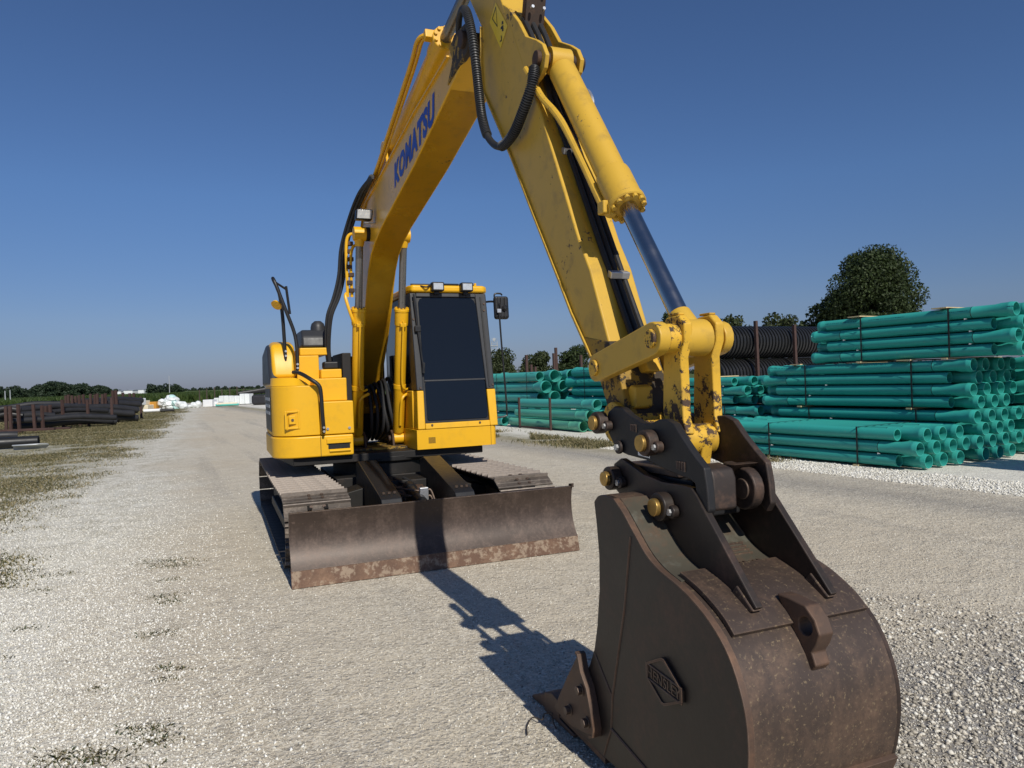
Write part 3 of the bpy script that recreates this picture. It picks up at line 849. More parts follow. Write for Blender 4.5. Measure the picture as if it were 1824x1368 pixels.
fp_quad([(0.285, 1.50), (0.362, 1.50), (0.352, 2.60), (0.275, 2.60)], -0.012, 0.22).build('front_pillar', M['charcoal'], cab, 0.014, seg=3)
fp_quad([(1.105, 1.49), (1.205, 1.49), (1.185, 2.60), (1.05, 2.60)], -0.012, 0.22).build('front_pillar', M['charcoal'], cab, 0.014, seg=3)
fp_quad([(1.13, 1.52), (1.15, 1.52), (1.125, 2.56), (1.105, 2.56)], -0.022, -0.0125).build('rubber_seal', M['blackrubber'], cab)
fp_quad([(0.268, 1.072), (0.355, 1.072), (0.362, 1.499), (0.285, 1.499)], -0.010, 0.20).build('lower_corner', M['yellow'], cab, 0.012)
fp_quad([(1.115, 1.072), (1.21, 1.072), (1.21, 1.489), (1.105, 1.489)], -0.010, 0.20).build('lower_corner', M['yellow'], cab, 0.012)
fp_quad([(0.3555, 1.072), (1.1145, 1.072), (1.1145, 1.135), (0.3555, 1.135)], -0.012, 0.20).build('lower_sill', M['yellow'], cab, 0.008)
fp_quad([(0.35, 2.555), (1.06, 2.555), (1.06, 2.605), (0.35, 2.605)], -0.006, 0.2).build('header', M['charcoal'], cab, 0.01)
fp_quad([(0.358, 1.137), (1.108, 1.137), (1.07, 2.556), (0.352, 2.556)], 0.016, 0.026).build('window_frame', M['black'], cab)
fp_quad(rrect(0.388, 1.098, 1.165, 1.598, 0.03), 0.006, 0.0155).build('lower_windshield', M['glass'], cab)
fp_quad([(0.384, 1.618), (1.098, 1.618), (1.058, 2.46), (1.035, 2.52), (1.0, 2.545), (0.43, 2.545), (0.39, 2.53), (0.372, 2.49)], 0.004, 0.0155).build('windshield', M['glass'], cab)
fp_quad([(0.38, 1.600), (1.103, 1.600), (1.103, 1.616), (0.38, 1.616)], 0.0, 0.0157).build('glass_divider', M['charcoal'], cab)
MB().box(0.290, 0.2995, -0.30, 0.25, 1.58, 2.52).build('side_window', M['glass'], cab, 0.004)
MB().box(0.290, 0.2995, 0.32, 0.9, 1.58, 2.52).build('side_window', M['glass'], cab, 0.004)
MB().box(1.1855, 1.195, -0.30, 0.35, 1.30, 2.50).build('door_window', M['glass'], cab, 0.004)
rf = MB().slab([(0.262, 1.02), (0.262, -0.36), (0.30, -0.455), (1.155, -0.455), (1.215, -0.38), (1.215, 1.02)], 2.606, 2.69).build('cab_roof', M['yellow'], EXC, 0.03, seg=4)
for lx in (0.585, 0.93):
    l_ = MB().box(lx - 0.072, lx + 0.072, -0.53, -0.44, 2.612, 2.715).build('work_lamp', M['black'], EXC, 0.015, seg=3)
    MB().box(lx - 0.056, lx + 0.056, -0.536, -0.5295, 2.628, 2.70).build('lamp_lens', M['lamp'], l_, 0.004)
    MB().box(lx - 0.03, lx + 0.03, -0.47, -0.42, 2.58, 2.613).build('lamp_bracket', M['black'], l_, 0.004)
MB().tube(smoothpath([(0.40, -0.45, 2.675), (0.46, -0.49, 2.66), (0.52, -0.47, 2.69), (0.62, -0.445, 2.70), (0.85, -0.445, 2.70)], 5), 0.009, 8).build('lamp_cable', M['blackrubber'], rf)
MB().tube([(0.3, -0.40, 2.697), (1.05, -0.40, 2.697)], 0.011, 8).build('rain_gutter', M['black'], rf)
MB().lathe((1.06, -0.42, 2.66), (1.06, -0.42, 2.725), [(0, 0.022), (0.03, 0.016), (0.06, 0.016)], 10).build('washer_nozzle', M['yellow'], rf)
wp = MB().tube([(0.31, cy(2.4) - 0.035, 2.58), (0.335, cy(2.2) - 0.04, 2.20), (0.372, cy(1.7) - 0.035, 1.72)], 0.011, 8).build('wiper', M['black'], EXC)
MB().obox((0.335, cy(2.2) - 0.04, 2.19), (0.035, 0, 0), (0, 0.02, 0), (0, 0, 0.035)).build('wiper_motor', M['black'], wp, 0.008)
MB().obox((0.372, cy(1.75) - 0.035, 1.75), (0.014, 0, -0.002), (0, 0.012, 0), (0.004, 0, 0.06)).build('wiper_clip', M['black'], wp, 0.004)
for q in ((0.30, 2.30), (0.315, 2.50), (0.325, 1.53), (1.18, 1.54), (1.145, 2.4), (1.15, 2.48), (0.43, 1.115), (0.99, 1.115)):
    MB().lathe((q[0], cy(q[1]) - 0.024, q[1]), (q[0], cy(q[1]) - 0.008, q[1]), [(0, 0.011), (0.016, 0.013)], 10).build('bolt', M['gunmetal'], cab)
# mirror and guard rod
mi = MB().prism([(-0.565, 2.30), (-0.50, 2.285), (-0.485, 2.55), (-0.55, 2.565)], 1.245, 1.425).build('mirror', M['black'], EXC, 0.03, seg=4)
for k in range(3):
    MB().box(1.275 + k * 0.045, 1.283 + k * 0.045, -0.572, -0.555, 2.31, 2.54).build('mirror_rib', M['charcoal'], mi)
MB().tube(smoothpath([(1.19, -0.42, 2.505), (1.25, -0.50, 2.50), (1.30, -0.575, 2.46), (1.30, -0.585, 2.40)], 5), 0.012, 8).tube(smoothpath([(1.255, -0.53, 2.53), (1.26, -0.53, 2.585), (1.33, -0.53, 2.59), (1.35, -0.53, 2.57)], 4), 0.01, 8).build('mirror_bracket', M['black'], mi)
MB().lathe((1.36, -0.60, 2.42), (1.36, -0.56, 2.42), [(0, 0.015), (0.02, 0.035), (0.04, 0.035)], 12).build('mirror_pivot', M['black'], mi)
MB().obox((1.285, -0.585, 2.385), (0.025, 0, 0), (0, 0.012, 0), (0, 0, 0.022)).build('clamp', M['zinc'], mi, 0.004)
MB().tube(smoothpath([(1.285, -0.585, 2.40), (1.30, -0.59, 2.0), (1.325, -0.595, 1.5), (1.335, -0.595, 1.22), (1.32, -0.595, 1.17), (1.20, -0.595, 1.155)], 5), 0.011, 8).build('guard_rod', M['black'], mi)

# ---- boom
BX0, BX1 = -0.185, 0.125
bot = [(-3.93, 3.715), (-3.55, 3.63), (-2.5, 3.39), (-1.7, 3.245), (-1.2, 3.155), (-0.85, 3.065), (-0.63, 2.97), (-0.46, 2.83), (-0.33, 2.65), (-0.2, 2.43), (0.06, 2.09), (0.34, 1.80), (0.53, 1.48), (0.58, 1.30)]
top = [(0.68, 1.22), (0.80, 1.25), (0.86, 1.36), (0.78, 1.62), (0.62, 2.0), (0.36, 2.5), (0.12, 2.95), (-0.1, 3.27), (-0.3, 3.47), (-0.55, 3.575), (-0.95, 3.612), (-2.62, 3.80), (-3.56, 3.86), (-3.80, 3.90)]
boom = MB().prism(bot + top, BX0, BX1).build('boom', M['yellow_boom'], EXC, 0.012)


def strip(prof, x0, x1, th, mat, name, parent, off=1):     # plate following a (y,z) polyline
    mbx = MB(); n = len(prof)
    P = [Vector((0, a, b)) for a, b in prof]
    nor = []
    for i in range(n):
        t_ = (P[min(i + 1, n - 1)] - P[max(i - 1, 0)]).normalized()
        nor.append(Vector((0, -t_.z, t_.y)) * off)
    vs = []
    for i in range(n):
        for d in (0.0, th):
            q = P[i] + nor[i] * d
            vs += [(x0, q.y, q.z), (x1, q.y, q.z)]
    fs = []
    for i in range(n - 1):
        a, b = 4 * i, 4 * (i + 1)
        fs += [(a, a + 1, b + 1, b), (a + 2, b + 2, b + 3, a + 3), (a, b, b + 2, a + 2), (a + 1, a + 3, b + 3, b + 1)]
    fs += [(0, 2, 3, 1), (4 * n - 4, 4 * n - 3, 4 * n - 1, 4 * n - 2)]
    return mbx.add(vs, fs).build(name, mat, parent, 0.002)


strip(list(reversed(top[3:13])), BX0 - 0.016, BX1 + 0.016, 0.014, M['yellow_boom'], 'top_flange', boom, -1)
strip(bot[1:], BX0 + 0.012, BX1 - 0.012, 0.010, M['yellow_boom'], 'bottom_plate', boom, -1 if False else 1)
# fork at the boom tip
for x0, x1 in ((BX0 - 0.012, BX0 + 0.03), (BX1 - 0.03, BX1 + 0.012)):
    MB().prism([(-3.52, 3.66), (-3.90, 3.70)] + arc(-3.93, 3.80, 0.105, 270, 90, 8) + [(-3.72, 3.93), (-3.60, 3.885), (-3.66, 3.78), (-3.60, 3.72)], x0, x1).build('boom_tip', M['yellow_dirty'], boom, 0.012)
cylm = MB(); cylx(cylm, BX0 - 0.04, BX1 + 0.04, -3.93, 3.80, 0.055)
cylm.build('pin', M['dirt_steel'], boom, 0.008)
cylm = MB(); cylx(cylm, -0.33, 0.25, -0.60, 3.20, 0.075, 20)
cylm.build('cylinder_pin', M['grease'], boom, 0.01)
cylm = MB(); cylx(cylm, BX0 - 0.06, BX1 + 0.06, 0.72, 1.34, 0.09, 20)
cylm.build('foot_pin', M['grease'], boom, 0.01)
for x0, x1 in ((BX0 - 0.075, BX0 - 0.02), (BX1 + 0.02, BX1 + 0.075)):
    MB().prism([(0.35, 0.85), (1.0, 0.85), (0.9, 1.35), (0.75, 1.5), (0.6, 1.45), (0.3, 1.05)], x0, x1).build('foot_bracket', M['yellow_dirty'], deck, 0.01)
# lettering
tm = text_mesh('KOMATSU', 1.0, 0.0, M['blue'], 0.25, 0.058, 1.10)
co_ = np.empty(len(tm.vertices) * 3); tm.vertices.foreach_get('co', co_); co_ = co_.reshape(-1, 3)
lo, hi = co_.min(0), co_.max(0)
co_[:, 0] = (co_[:, 0] - lo[0]) / (hi[0] - lo[0]) * 1.40
co_[:, 1] = (co_[:, 1] - lo[1]) / (hi[1] - lo[1]) * 0.215
co_[:, 2] = 0
tm.vertices.foreach_set('co', co_.ravel())
lt_ = link('lettering', tm, boom)
xd = Vector((0, -1, 0.118)).normalized(); zd = Vector((-1, 0, 0)); yd = zd.cross(xd)
mm = Matrix((xd, yd, zd)).transposed().to_4x4(); mm.translation = Vector((BX0 - 0.0025, -1.83, 3.375))
lt_.matrix_basis = mm
lt_['label'] = 'slanted blue capital lettering on the boom side'
# boom lamp
bl_ = MB().obox((-0.305, -0.94, 3.325), (0.085, 0, 0), (0, 0.045, 0), (0.006, 0, 0.055)).build('work_lamp', M['black'], boom, 0.014, seg=3)
MB().obox((-0.305, -0.988, 3.325), (0.072, 0, 0), (0, 0.004, 0), (0.005, 0, 0.044)).build('lamp_lens', M['lamp'], bl_, 0.003)
MB().box(-0.30, -0.19, -0.95, -0.92, 3.245, 3.258).box(-0.20, -0.19, -0.95, -0.92, 3.245, 3.31).build('lamp_bracket', M['zinc'], bl_, 0.002)

# ---- hydraulic cylinders


def hydraulic(name, x, p0, p1, r, rr, frac, mat, rodmat, parent=EXC, line=True, bolts=10, pinw=0.13, lineside=-1, gland=0.16):
    a = Vector((x, p0[0], p0[1])); b = Vector((x, p1[0], p1[1]))
    d = (b - a); L = d.length; t_ = d / L
    e = L * frac
    body = MB().lathe(a, b, [(0.06, r * 0.7), (0.09, r), (e - gland - 0.03, r), (e - gland - 0.025, r * 1.12), (e - gland, r * 1.16), (e - 0.035, r * 1.16), (e - 0.03, r * 1.25), (e - 0.005, r * 1.25), (e, r * 1.18)], 28)
    body.lathe(a - Vector((pinw / 2, 0, 0)), a + Vector((pinw / 2, 0, 0)), [(0, r * 0.95), (pinw, r * 0.95)], 22)
    u = t_.cross(Vector((1, 0, 0))).normalized(); v = t_.cross(u)
    for k in range(bolts):
        an = 2 * math.pi * k / bolts
        q = a + t_ * (e - 0.002) + (u * math.cos(an) + v * math.sin(an)) * r * 1.02
        body.lathe(q, q + t_, [(0, r * 0.17), (0.018, r * 0.17)], 8)
    o = body.build(name, mat, parent, 0.0)
    rod = MB().tube([a + t_ * (e - 0.01), b - t_ * rr * 2.2], rr, 20)
    rod.build('rod', rodmat, o)
    eye = MB().lathe(b - t_ * rr * 3.2, b, [(0, rr * 1.15), (rr * 1.6, rr * 1.4), (rr * 2.8, rr * 1.5)], 20)
    eye.lathe(b - Vector((pinw / 2, 0, 0)), b + Vector((pinw / 2, 0, 0)), [(0, rr * 1.9), (pinw, rr * 1.9)], 22)
    eye.build('rod_eye', mat if parent is not EXC or True else mat, o, 0.004)
    return o, a, b, t_, u, v, e


LX, RX = -0.29, 0.19
for x in (LX, RX):
    o, a, b, t_, u, v, e = hydraulic('boom_cylinder', x, (0.0, 0.95), (-0.60, 3.20), 0.066, 0.040, 0.655, M['yellow'], M['chrome_dull'])
    f_ = -u if u.y > 0 else u
    p = [a + t_ * (e - 0.14) + f_ * 0.085, a + t_ * (e - 0.19) + f_ * 0.097, a + t_ * 0.75 + f_ * 0.097, a + t_ * 0.62 + f_ * 0.097 + Vector((0.03, 0, 0)), a + t_ * 0.60 + Vector((0.10, -0.03, 0))]
    MB().tube(smoothpath(p, 5), 0.012, 8).build('hydraulic_line', M['yellow'], o)
    MB().tube(smoothpath([a + t_ * 0.18 + f_ * 0.08, a + t_ * 0.40 + f_ * 0.09, a + t_ * 0.52 + f_ * 0.09 + Vector((0.02, 0, 0)), a + t_ * 0.55 + Vector((0.12, -0.02, 0.0))], 5), 0.016, 8).build('hydraulic_line', M['yellow'], o)
    MB().obox(a + t_ * (e - 0.17) + f_ * 0.085, (0.035, 0, 0), t_ * 0.02, f_ * 0.02).build('line_fitting', M['yellow'], o, 0.006)
    MB().lathe(a + t_ * 0.60, a + t_ * 0.66, [(0, 0.071), (0.055, 0.071)], 24).build('clamp_band', M['yellow'], o, 0.004)
    fb = MB()
    for s_ in (-1, 1):
        fb.prism([(-0.12, 0.84), (0.16, 0.84), (0.10, 1.0), (0.0, 1.05), (-0.08, 1.0)], x + s_ * 0.078 - 0.014, x + s_ * 0.078 + 0.014)
    cylx(fb, x - 0.12, x + 0.12, 0.0, 0.95, 0.036, 16)
    fb.build('cylinder_bracket', M['dirt_steel'], deck, 0.008)
hs = MB()
for k in range(6):
    x0 = -0.12 + 0.05 * k
    hs.tube(smoothpath([(x0, 0.55, 1.5), (x0 + 0.01, 0.2, 1.55 + 0.02 * k), (x0 + 0.02 * (k % 3), -0.02, 1.30), (x0 + 0.015 * k, 0.02, 1.05), (x0 + 0.01, 0.3, 0.93)], 6), 0.02, 9)
hs.build('hose_bundle', M['blackrubber'], EXC)
MB().box(-0.40, 0.235, -0.25, 0.6, 0.8465, 0.872).build('front_plate', M['yellow_dirty'], deck, 0.004)

o, a, b, t_, u, v, e = hydraulic('arm_cylinder', -0.03, (-1.20, 3.93), (-3.97, 4.40), 0.082, 0.045, 0.66, M['yellow_boom'], M['chrome_dull'], pinw=0.16, gland=0.2)
f_ = u if u.z > 0 else -u
ARMCYL = o
for s_ in (-1, 1):
    MB().prism([(-1.42, 3.67), (-1.0, 3.63), (-1.13, 3.98), (-1.20, 4.01), (-1.28, 3.98)], -0.03 + s_ * 0.105 - 0.014, -0.03 + s_ * 0.105 + 0.014).build('cylinder_lug', M['yellow_boom'], boom, 0.006)
for dx in (-0.11, -0.145):
    MB().tube(smoothpath([a + t_ * (e - 0.07) + Vector((dx * 0.6, 0, 0.05)), a + t_ * (e - 0.16) + Vector((dx - 0.03, 0, 0.06)), a + t_ * (e - 0.5) + Vector((dx - 0.03, 0, 0.0)), (-0.03 + dx - 0.03, -1.1, 3.72), (-0.03 + dx - 0.03, -0.6, 3.64), (-0.03 + dx - 0.05, -0.3, 3.55)], 6), 0.017, 9).build('hydraulic_line', M['yellow_boom'], o)
MB().obox(a + t_ * (e - 0.08) + Vector((-0.10, 0, 0.05)), (0.05, 0, 0), t_ * 0.035, u * 0.035).build('line_fitting', M['yellow_boom'], o, 0.008)
# hoses from the boom down into the body
hb = MB()
for k in range(5):
    ox, oy = 0.028 * (k % 3), 0.05 * (k // 2)
    hb.tube(smoothpath([(-0.24, -1.15 + oy, 3.66 + 0.01 * k), (-0.25 - ox, -0.8 + oy, 3.60), (-0.30 - ox, -0.45 + oy, 3.42), (-0.37 - ox, -0.25 + oy, 3.12), (-0.40 - ox, -0.2 + oy, 2.82), (-0.46 - ox, -0.18 + oy, 2.58), (-0.545 - ox * 0.8, -0.18 + oy, 2.38), (-0.575 - ox * 0.6, -0.15 + oy, 2.18), (-0.58 - ox * 0.5, -0.10 + oy * 0.6, 1.98), (-0.565 - ox * 0.5, -0.08 + oy * 0.6, 1.82)], 6), 0.017, 10)
hb.build('boom_hose_bundle', M['blackrubber'], EXC)
for k, (dx, zt) in enumerate(((0.0, 3.22), (0.045, 3.1))):
    MB().tube(smoothpath([(-0.40 + dx, -0.38, 2.55), (-0.405 + dx, -0.4, 2.75), (-0.405 + dx, -0.42, zt - 0.12), (-0.37 + dx, -0.43, zt), (-0.28 + dx, -0.43, zt + 0.01)], 5), 0.017, 9).build('hydraulic_line', M['yellow'], boom)
MB().tube(smoothpath([(-0.345, -0.40, 2.26), (-0.37, -0.42, 2.32), (-0.41, -0.42, 2.45), (-0.43, -0.40, 2.56), (-0.40, -0.36, 2.6)], 5), 0.018, 9).build('hydraulic_line', M['yellow'], boom)
fx = MB()
for k in range(7):
    fx.obox((-0.36 - 0.02 * (k % 2), -0.40, 2.62 + 0.085 * k), (0.03, 0, 0), (0, 0.03, 0), (0, 0, 0.022))
fx.build('line_clamp', M['dirt_steel'], boom, 0.006)

# ---- arm
AX0, AX1 = -0.125, 0.105
rear = [(-3.66, 4.50), (-3.80, 4.20), (-3.87, 4.09), (-4.065, 3.83), (-4.055, 3.6), (-4.07, 3.42), (-4.38, 3.025), (-4.52, 2.84), (-4.755, 2.508), (-5.04, 2.117), (-5.19, 1.905), (-5.375, 1.682), (-5.445, 1.581), (-5.505, 1.46)]
tip = arc(-5.595, 1.392, 0.078, 150, 330, 8)
fro = [(-5.545, 1.46), (-5.60, 1.60), (-5.535, 1.75), (-5.38, 2.10), (-5.28, 2.255), (-4.90, 3.0), (-4.76, 3.23), (-4.615, 3.49), (-4.41, 3.83), (-4.12, 4.36), (-4.02, 4.50), (-3.86, 4.56)]
armprof = rear + [(-5.535, 1.36), (-5.57, 1.32), (-5.64, 1.315), (-5.675, 1.37), (-5.67, 1.45), (-5.62, 1.60)] + fro[2:]
arm = MB().prism(armprof, AX0, AX1).build('arm', M['yellow_arm'], EXC, 0.010)
strip(rear[3:12], AX0 - 0.014, AX1 + 0.014, 0.014, M['yellow_arm'], 'rear_flange', arm, -1)
# muddy tip sleeve just proud of the arm
tipmb = MB().prism([(-5.30, 1.79), (-5.375, 1.682 - 0.003), (-5.445, 1.578), (-5.51, 1.455), (-5.54, 1.355), (-5.575, 1.315), (-5.645, 1.31), (-5.68, 1.37), (-5.675, 1.45), (-5.625, 1.60), (-5.545, 1.75)], AX0 - 0.004, AX1 + 0.004)
tipmb.build('arm_tip', M['yellow_dirty'], arm, 0.008)
cylm = MB(); cylx(cylm, AX0 - 0.03, AX1 + 0.03, -5.595, 1.392, 0.09, 22)
cylm.build('tip_boss', M['yellow_worn'], arm, 0.008)
MB().prism([(-5.70, 1.455), (-5.64, 1.44), (-5.63, 1.52), (-5.66, 1.555), (-5.705, 1.545)], -0.10, -0.01).build('stop_block', M['yellow_worn'], arm, 0.01)
MB().prism([(-5.70, 1.61), (-5.60, 1.60), (-5.55, 1.75), (-5.60, 1.76)], -0.02, 0.05).build('stop_block', M['yellow_worn'], arm, 0.01)
# lugs for the bucket cylinder
lug = [(-4.40, 3.82), (-4.50, 3.745), (-4.64, 3.60), (-4.735, 3.475), (-4.87, 3.395), (-4.945, 3.34), (-4.985, 3.27), (-4.96, 3.21), (-4.90, 3.18), (-4.80, 3.17), (-4.60, 3.45)]
for x0, x1 in ((AX0 + 0.002, AX0 + 0.026), (AX1 - 0.026, AX1 - 0.002)):
    MB().prism(lug, x0, x1).build('cylinder_lug', M['yellow_arm'], arm, 0.005)
cylm = MB(); cylx(cylm, AX0 - 0.022, AX1 + 0.03, -4.90, 3.28, 0.042, 20)
cylm.build('pin', M['dirt_steel'], arm, 0.006)
gp_ = MB().obox((0.0, -4.60, 3.74), (0.06, 0, 0), Vector((0, 0.10, -0.02)) * 0.35, Vector((0, -0.30, 0.95)).normalized() * 0.15).build('hose_guard', M['dirt_steel'], arm, 0.006)
for k in range(4):
    MB().lathe((-0.035 + 0.07 * (k % 2), -4.66 + 0.02 * (k // 2) * -2, 3.69 + 0.11 * (k // 2)), (-0.035 + 0.07 * (k % 2), -4.64, 3.69 + 0.11 * (k // 2)), [(0, 0.009), (0.02, 0.009)], 8).build('bolt', M['zinc'], gp_)
for k in range(3):
    MB().tube(smoothpath([(-0.05 + 0.045 * k, -4.56, 3.66), (-0.05 + 0.045 * k, -4.66, 3.52), (-0.045 + 0.04 * k, -4.74, 3.38), (-0.04 + 0.035 * k, -4.79, 3.24), (-0.04 + 0.03 * k, -4.86, 3.10)], 6), 0.017, 9).build('hose', M['blackrubber'], arm)
MB().box(-0.09, -0.085 + 0.03, -4.47, -4.44, 3.74, 3.75).build('bracket', M['yellow_arm'], arm)
# steel line, black hoses and clips down the arm front
MB().tube(smoothpath([(-0.128, -4.74, 3.29), (-0.128, -4.80, 3.22), (-0.115, -4.90, 3.08), (-0.10, -5.02, 2.96), (-0.09, -5.12, 2.84), (-0.085, -5.28, 2.62), (-0.085, -5.47, 2.36), (-0.06, -5.50, 2.335)], 6), 0.019, 10).build('hydraulic_line', M['yellow_arm'], arm)
MB().obox((-0.085, -5.49, 2.36), (0.035, 0, 0), (0, 0.03, 0), (0, 0, 0.03)).build('line_fitting', M['yellow_arm'], arm, 0.008)
MB().obox((-0.105, -4.84, 3.22), (0.025, 0, 0), (0, 0.06, 0), (0, 0, 0.02)).build('line_fitting', M['yellow_arm'], arm, 0.008)
ah = MB()
for k in range(3):
    x0 = -0.055 + 0.033 * k
    ah.tube(smoothpath([(x0, -4.86, 3.13), (x0, -4.90, 3.04), (x0 + 0.01, -5.00, 2.845), (x0 + 0.02, -5.20, 2.46), (x0 + 0.03, -5.34, 2.18), (x0 + 0.035, -5.50, 1.88), (x0 + 0.03, -5.60, 1.72)], 6), 0.014, 9)
ah.build('arm_hoses', M['blackrubber'], arm)
for (yy, zz, xx) in ((-5.035, 2.76, -0.02), (-5.415, 2.07, 0.01)):
    MB().obox((xx, yy, zz), (0.05, 0, 0), (0, 0.007, -0.015), Vector((0, -0.018, -0.008))).build('hose_clip', M['zinc'], arm, 0.004)
MB().obox((0.02, -5.62, 1.74), (0.06, 0, 0), (0, 0.05, -0.02), (0, 0.02, 0.05)).build('coupler_valve', M['black'], arm, 0.012)
# big looped hose on the arm side
lp = smoothpath([(-0.155, -3.70, 3.93), (-0.18, -3.80, 4.0), (-0.20, -3.935, 4.0), (-0.215, -4.06, 3.90), (-0.215, -4.14, 3.72), (-0.215, -4.19, 3.50), (-0.215, -4.225, 3.32), (-0.21, -4.255, 3.17), (-0.205, -4.34, 3.03), (-0.20, -4.50, 2.935), (-0.19, -4.67, 2.95), (-0.18, -4.79, 3.03), (-0.165, -4.89, 3.14), (-0.15, -4.90, 3.24)], 12)
lr = []
for i, p in enumerate(lp):
    lr.append(0.024 + (0.0025 if i % 2 else 0.0))
lo_ = MB().tube(lp, 0.021, 12).build('looped_hose', M['blackrubber'], arm)
dense = []
for i in range(len(lp) - 1):
    for k in range(3): dense.append(lp[i].lerp(lp[i + 1], k / 3))
for lo_f, hi_f in ((0.20, 0.60), (0.70, 0.99)):
    seg_ = [p for i, p in enumerate(dense) if lo_f < i / len(dense) < hi_f]
    pts2, rad2 = [], []
    seg_ = seg_[::3]
    for i in range(len(seg_) - 1):
        for k, r_ in ((0.0, 0.0225), (0.22, 0.0300), (0.6, 0.0300), (0.82, 0.0225)):
            pts2.append(seg_[i].lerp(seg_[i + 1], k)); rad2.append(r_)
    MB().tube(pts2, rad2, 12).build('spiral_guard', M['charcoal'], lo_)
# warning decal
dec = empty
dq = MB().add([(AX0 - 0.0025, -4.325, 3.86), (AX0 - 0.0025, -4.215, 3.79), (AX0 - 0.0025, -4.38, 3.56), (AX0 - 0.0025, -4.50, 3.64)], [(0, 1, 2, 3)])
dc = dq.build('warning_decal', M['decalyellow'], arm, smooth=False, fix=False)
tri = [Vector((0, -4.33, 3.835)), Vector((0, -4.262, 3.79)), Vector((0, -4.345, 3.70))]
cen = sum(tri, Vector()) / 3
tv = [Vector((AX0 - 0.004, p.y, p.z)) for p in tri] + [Vector((AX0 - 0.004, (p.lerp(cen, 0.2)).y, (p.lerp(cen, 0.2)).z)) for p in tri]
MB().add(tv, [(0, 1, 4, 3), (1, 2, 5, 4), (2, 0, 3, 5)]).build('triangle', M['decalblack'], dc, smooth=False, fix=False)
pg = MB()
for (y, z, ry, rz) in ((-4.425, 3.69, 0.012, 0.012), (-4.415, 3.668, 0.02, 0.01), (-4.425, 3.65, 0.012, 0.012), (-4.40, 3.612, 0.006, 0.018), (-4.39, 3.60, 0.014, 0.006)):
    pg.add([(AX0 - 0.004, y - ry, z - rz), (AX0 - 0.004, y + ry, z - rz * 0.4), (AX0 - 0.004, y + ry * 0.8, z + rz), (AX0 - 0.004, y - ry, z + rz * 0.6)], [(0, 1, 2, 3)])
pg.build('pictogram', M['decalblack'], dc, smooth=False, fix=False)

BCX = -0.012
o, a, b, t_, u, v, e = hydraulic('bucket_cylinder', BCX, (-4.90, 3.28), (-5.985, 1.735), 0.072, 0.040, 0.60, M['yellow_arm'], M['chrome'], pinw=0.12, bolts=12, gland=0.19)
MB().tube(smoothpath([(0.07, -4.86, 3.12), (0.13, -4.93, 3.13), (0.135, -4.99, 3.05), (0.12, -4.98, 2.97)], 5), 0.016, 8).build('hose_fitting', M['zinc'], o)

# ---- linkage
for x0, x1 in ((-0.195, -0.145), (0.108, 0.15)):
    A = Vector((0, -5.525, 1.634)); B = Vector((0, -5.985, 1.735)); d = (B - A).normalized(); n_ = Vector((0, -d.z, d.y))
    P0 = A + d * 0.02; P1 = B - d * 0.02
    pr = []
    for c_, rr_, s0 in ((A, 0.062, 1), (B, 0.066, -1)):
        base = math.degrees(math.atan2(d.z, d.y))
        st = base + (90 if s0 == 1 else -90)
        for i in range(9):
            an = R(st + 180 * i / 8)
            pr.append((c_.y + rr_ * math.cos(an), c_.z + rr_ * math.sin(an)))
    mid1 = [( (A + d * 0.13 + n_ * 0.048).y, (A + d * 0.13 + n_ * 0.048).z)]
    lk = MB().prism(pr, x0, x1).build('side_link', M['yellow_arm'], EXC, 0.006)
    for (q, rr_) in ((A, 0.050), (B, 0.052)):
        pm = MB()
        if x0 < 0: cylx(pm, x0 - 0.014, x1, q.y, q.z, rr_ * 0.72, 22)
        else: cylx(pm, x0, x1 + 0.014, q.y, q.z, rr_ * 0.72, 22)
        pm.build('pin_cap', M['yellow_worn'], lk, 0.006)
jt = MB(); cylx(jt, -0.1445, 0.1075, -5.985, 1.735, 0.058, 24)
HL = jt.build('bucket_link', M['yellow_worn'], EXC, 0.006)
bt = MB(); cylx(bt, -0.130, 0.062, -5.99, 1.334, 0.062, 24)
bt.build('link_tube', M['yellow_worn'], HL, 0.006)
bt = MB(); bt.prism([(-6.06, 1.345), (-5.99, 1.27), (-5.97, 1.23), (-6.03, 1.225)], -0.02, 0.03)
bt.build('stop_lug', M['yellow_worn'], HL, 0.008)
for x0, x1 in ((-0.094, -0.054), (0.054, 0.094)):
    hb_ = MB().prism([(-5.90, 1.36), (-6.055, 1.36), (-6.035, 1.42), (-6.03, 1.66), (-6.06, 1.72), (-6.06, 1.79), (-6.02, 1.825), (-5.94, 1.82), (-5.90, 1.78), (-5.91, 1.66), (-5.895, 1.45)], x0, x1).build('link_bar', M['yellow_worn'], HL, 0.008)
    cm = MB().box(x0 + 0.004, x1 - 0.004, -6.015, -5.95, 1.8245, 1.834); cm.build('grease_cap', M['yellow_worn'], HL, 0.003)

# ---- quick coupler
cpl = [(-5.648, 1.442), (-5.702, 1.468), (-5.766, 1.462), (-5.818, 1.436), (-5.91, 1.406), (-5.97, 1.405), (-6.03, 1.425), (-6.078, 1.428), (-6.13, 1.412), (-6.185, 1.356), (-6.245, 1.305), (-6.30, 1.265), (-6.315, 1.19), (-6.32, 1.12), (-6.295, 1.085), (-6.262, 1.11), (-6.245, 1.205), (-6.215, 1.216), (-6.073, 1.234), (-5.932, 1.261), (-5.791, 1.269), (-5.716, 1.281), (-5.683, 1.309), (-5.642, 1.352), (-5.625, 1.40)]
CPL = MB().prism(cpl, -0.205, -0.172).build('quick_coupler', M['coupler'], EXC, 0.006)
MB().prism(cpl, 0.066, 0.094).build('side_plate', M['coupler_edge'], CPL, 0.006)
MB().box(-0.171, 0.0655, -6.10, -5.72, 1.205, 1.232).build('base_plate', M['coupler_edge'], CPL, 0.006)
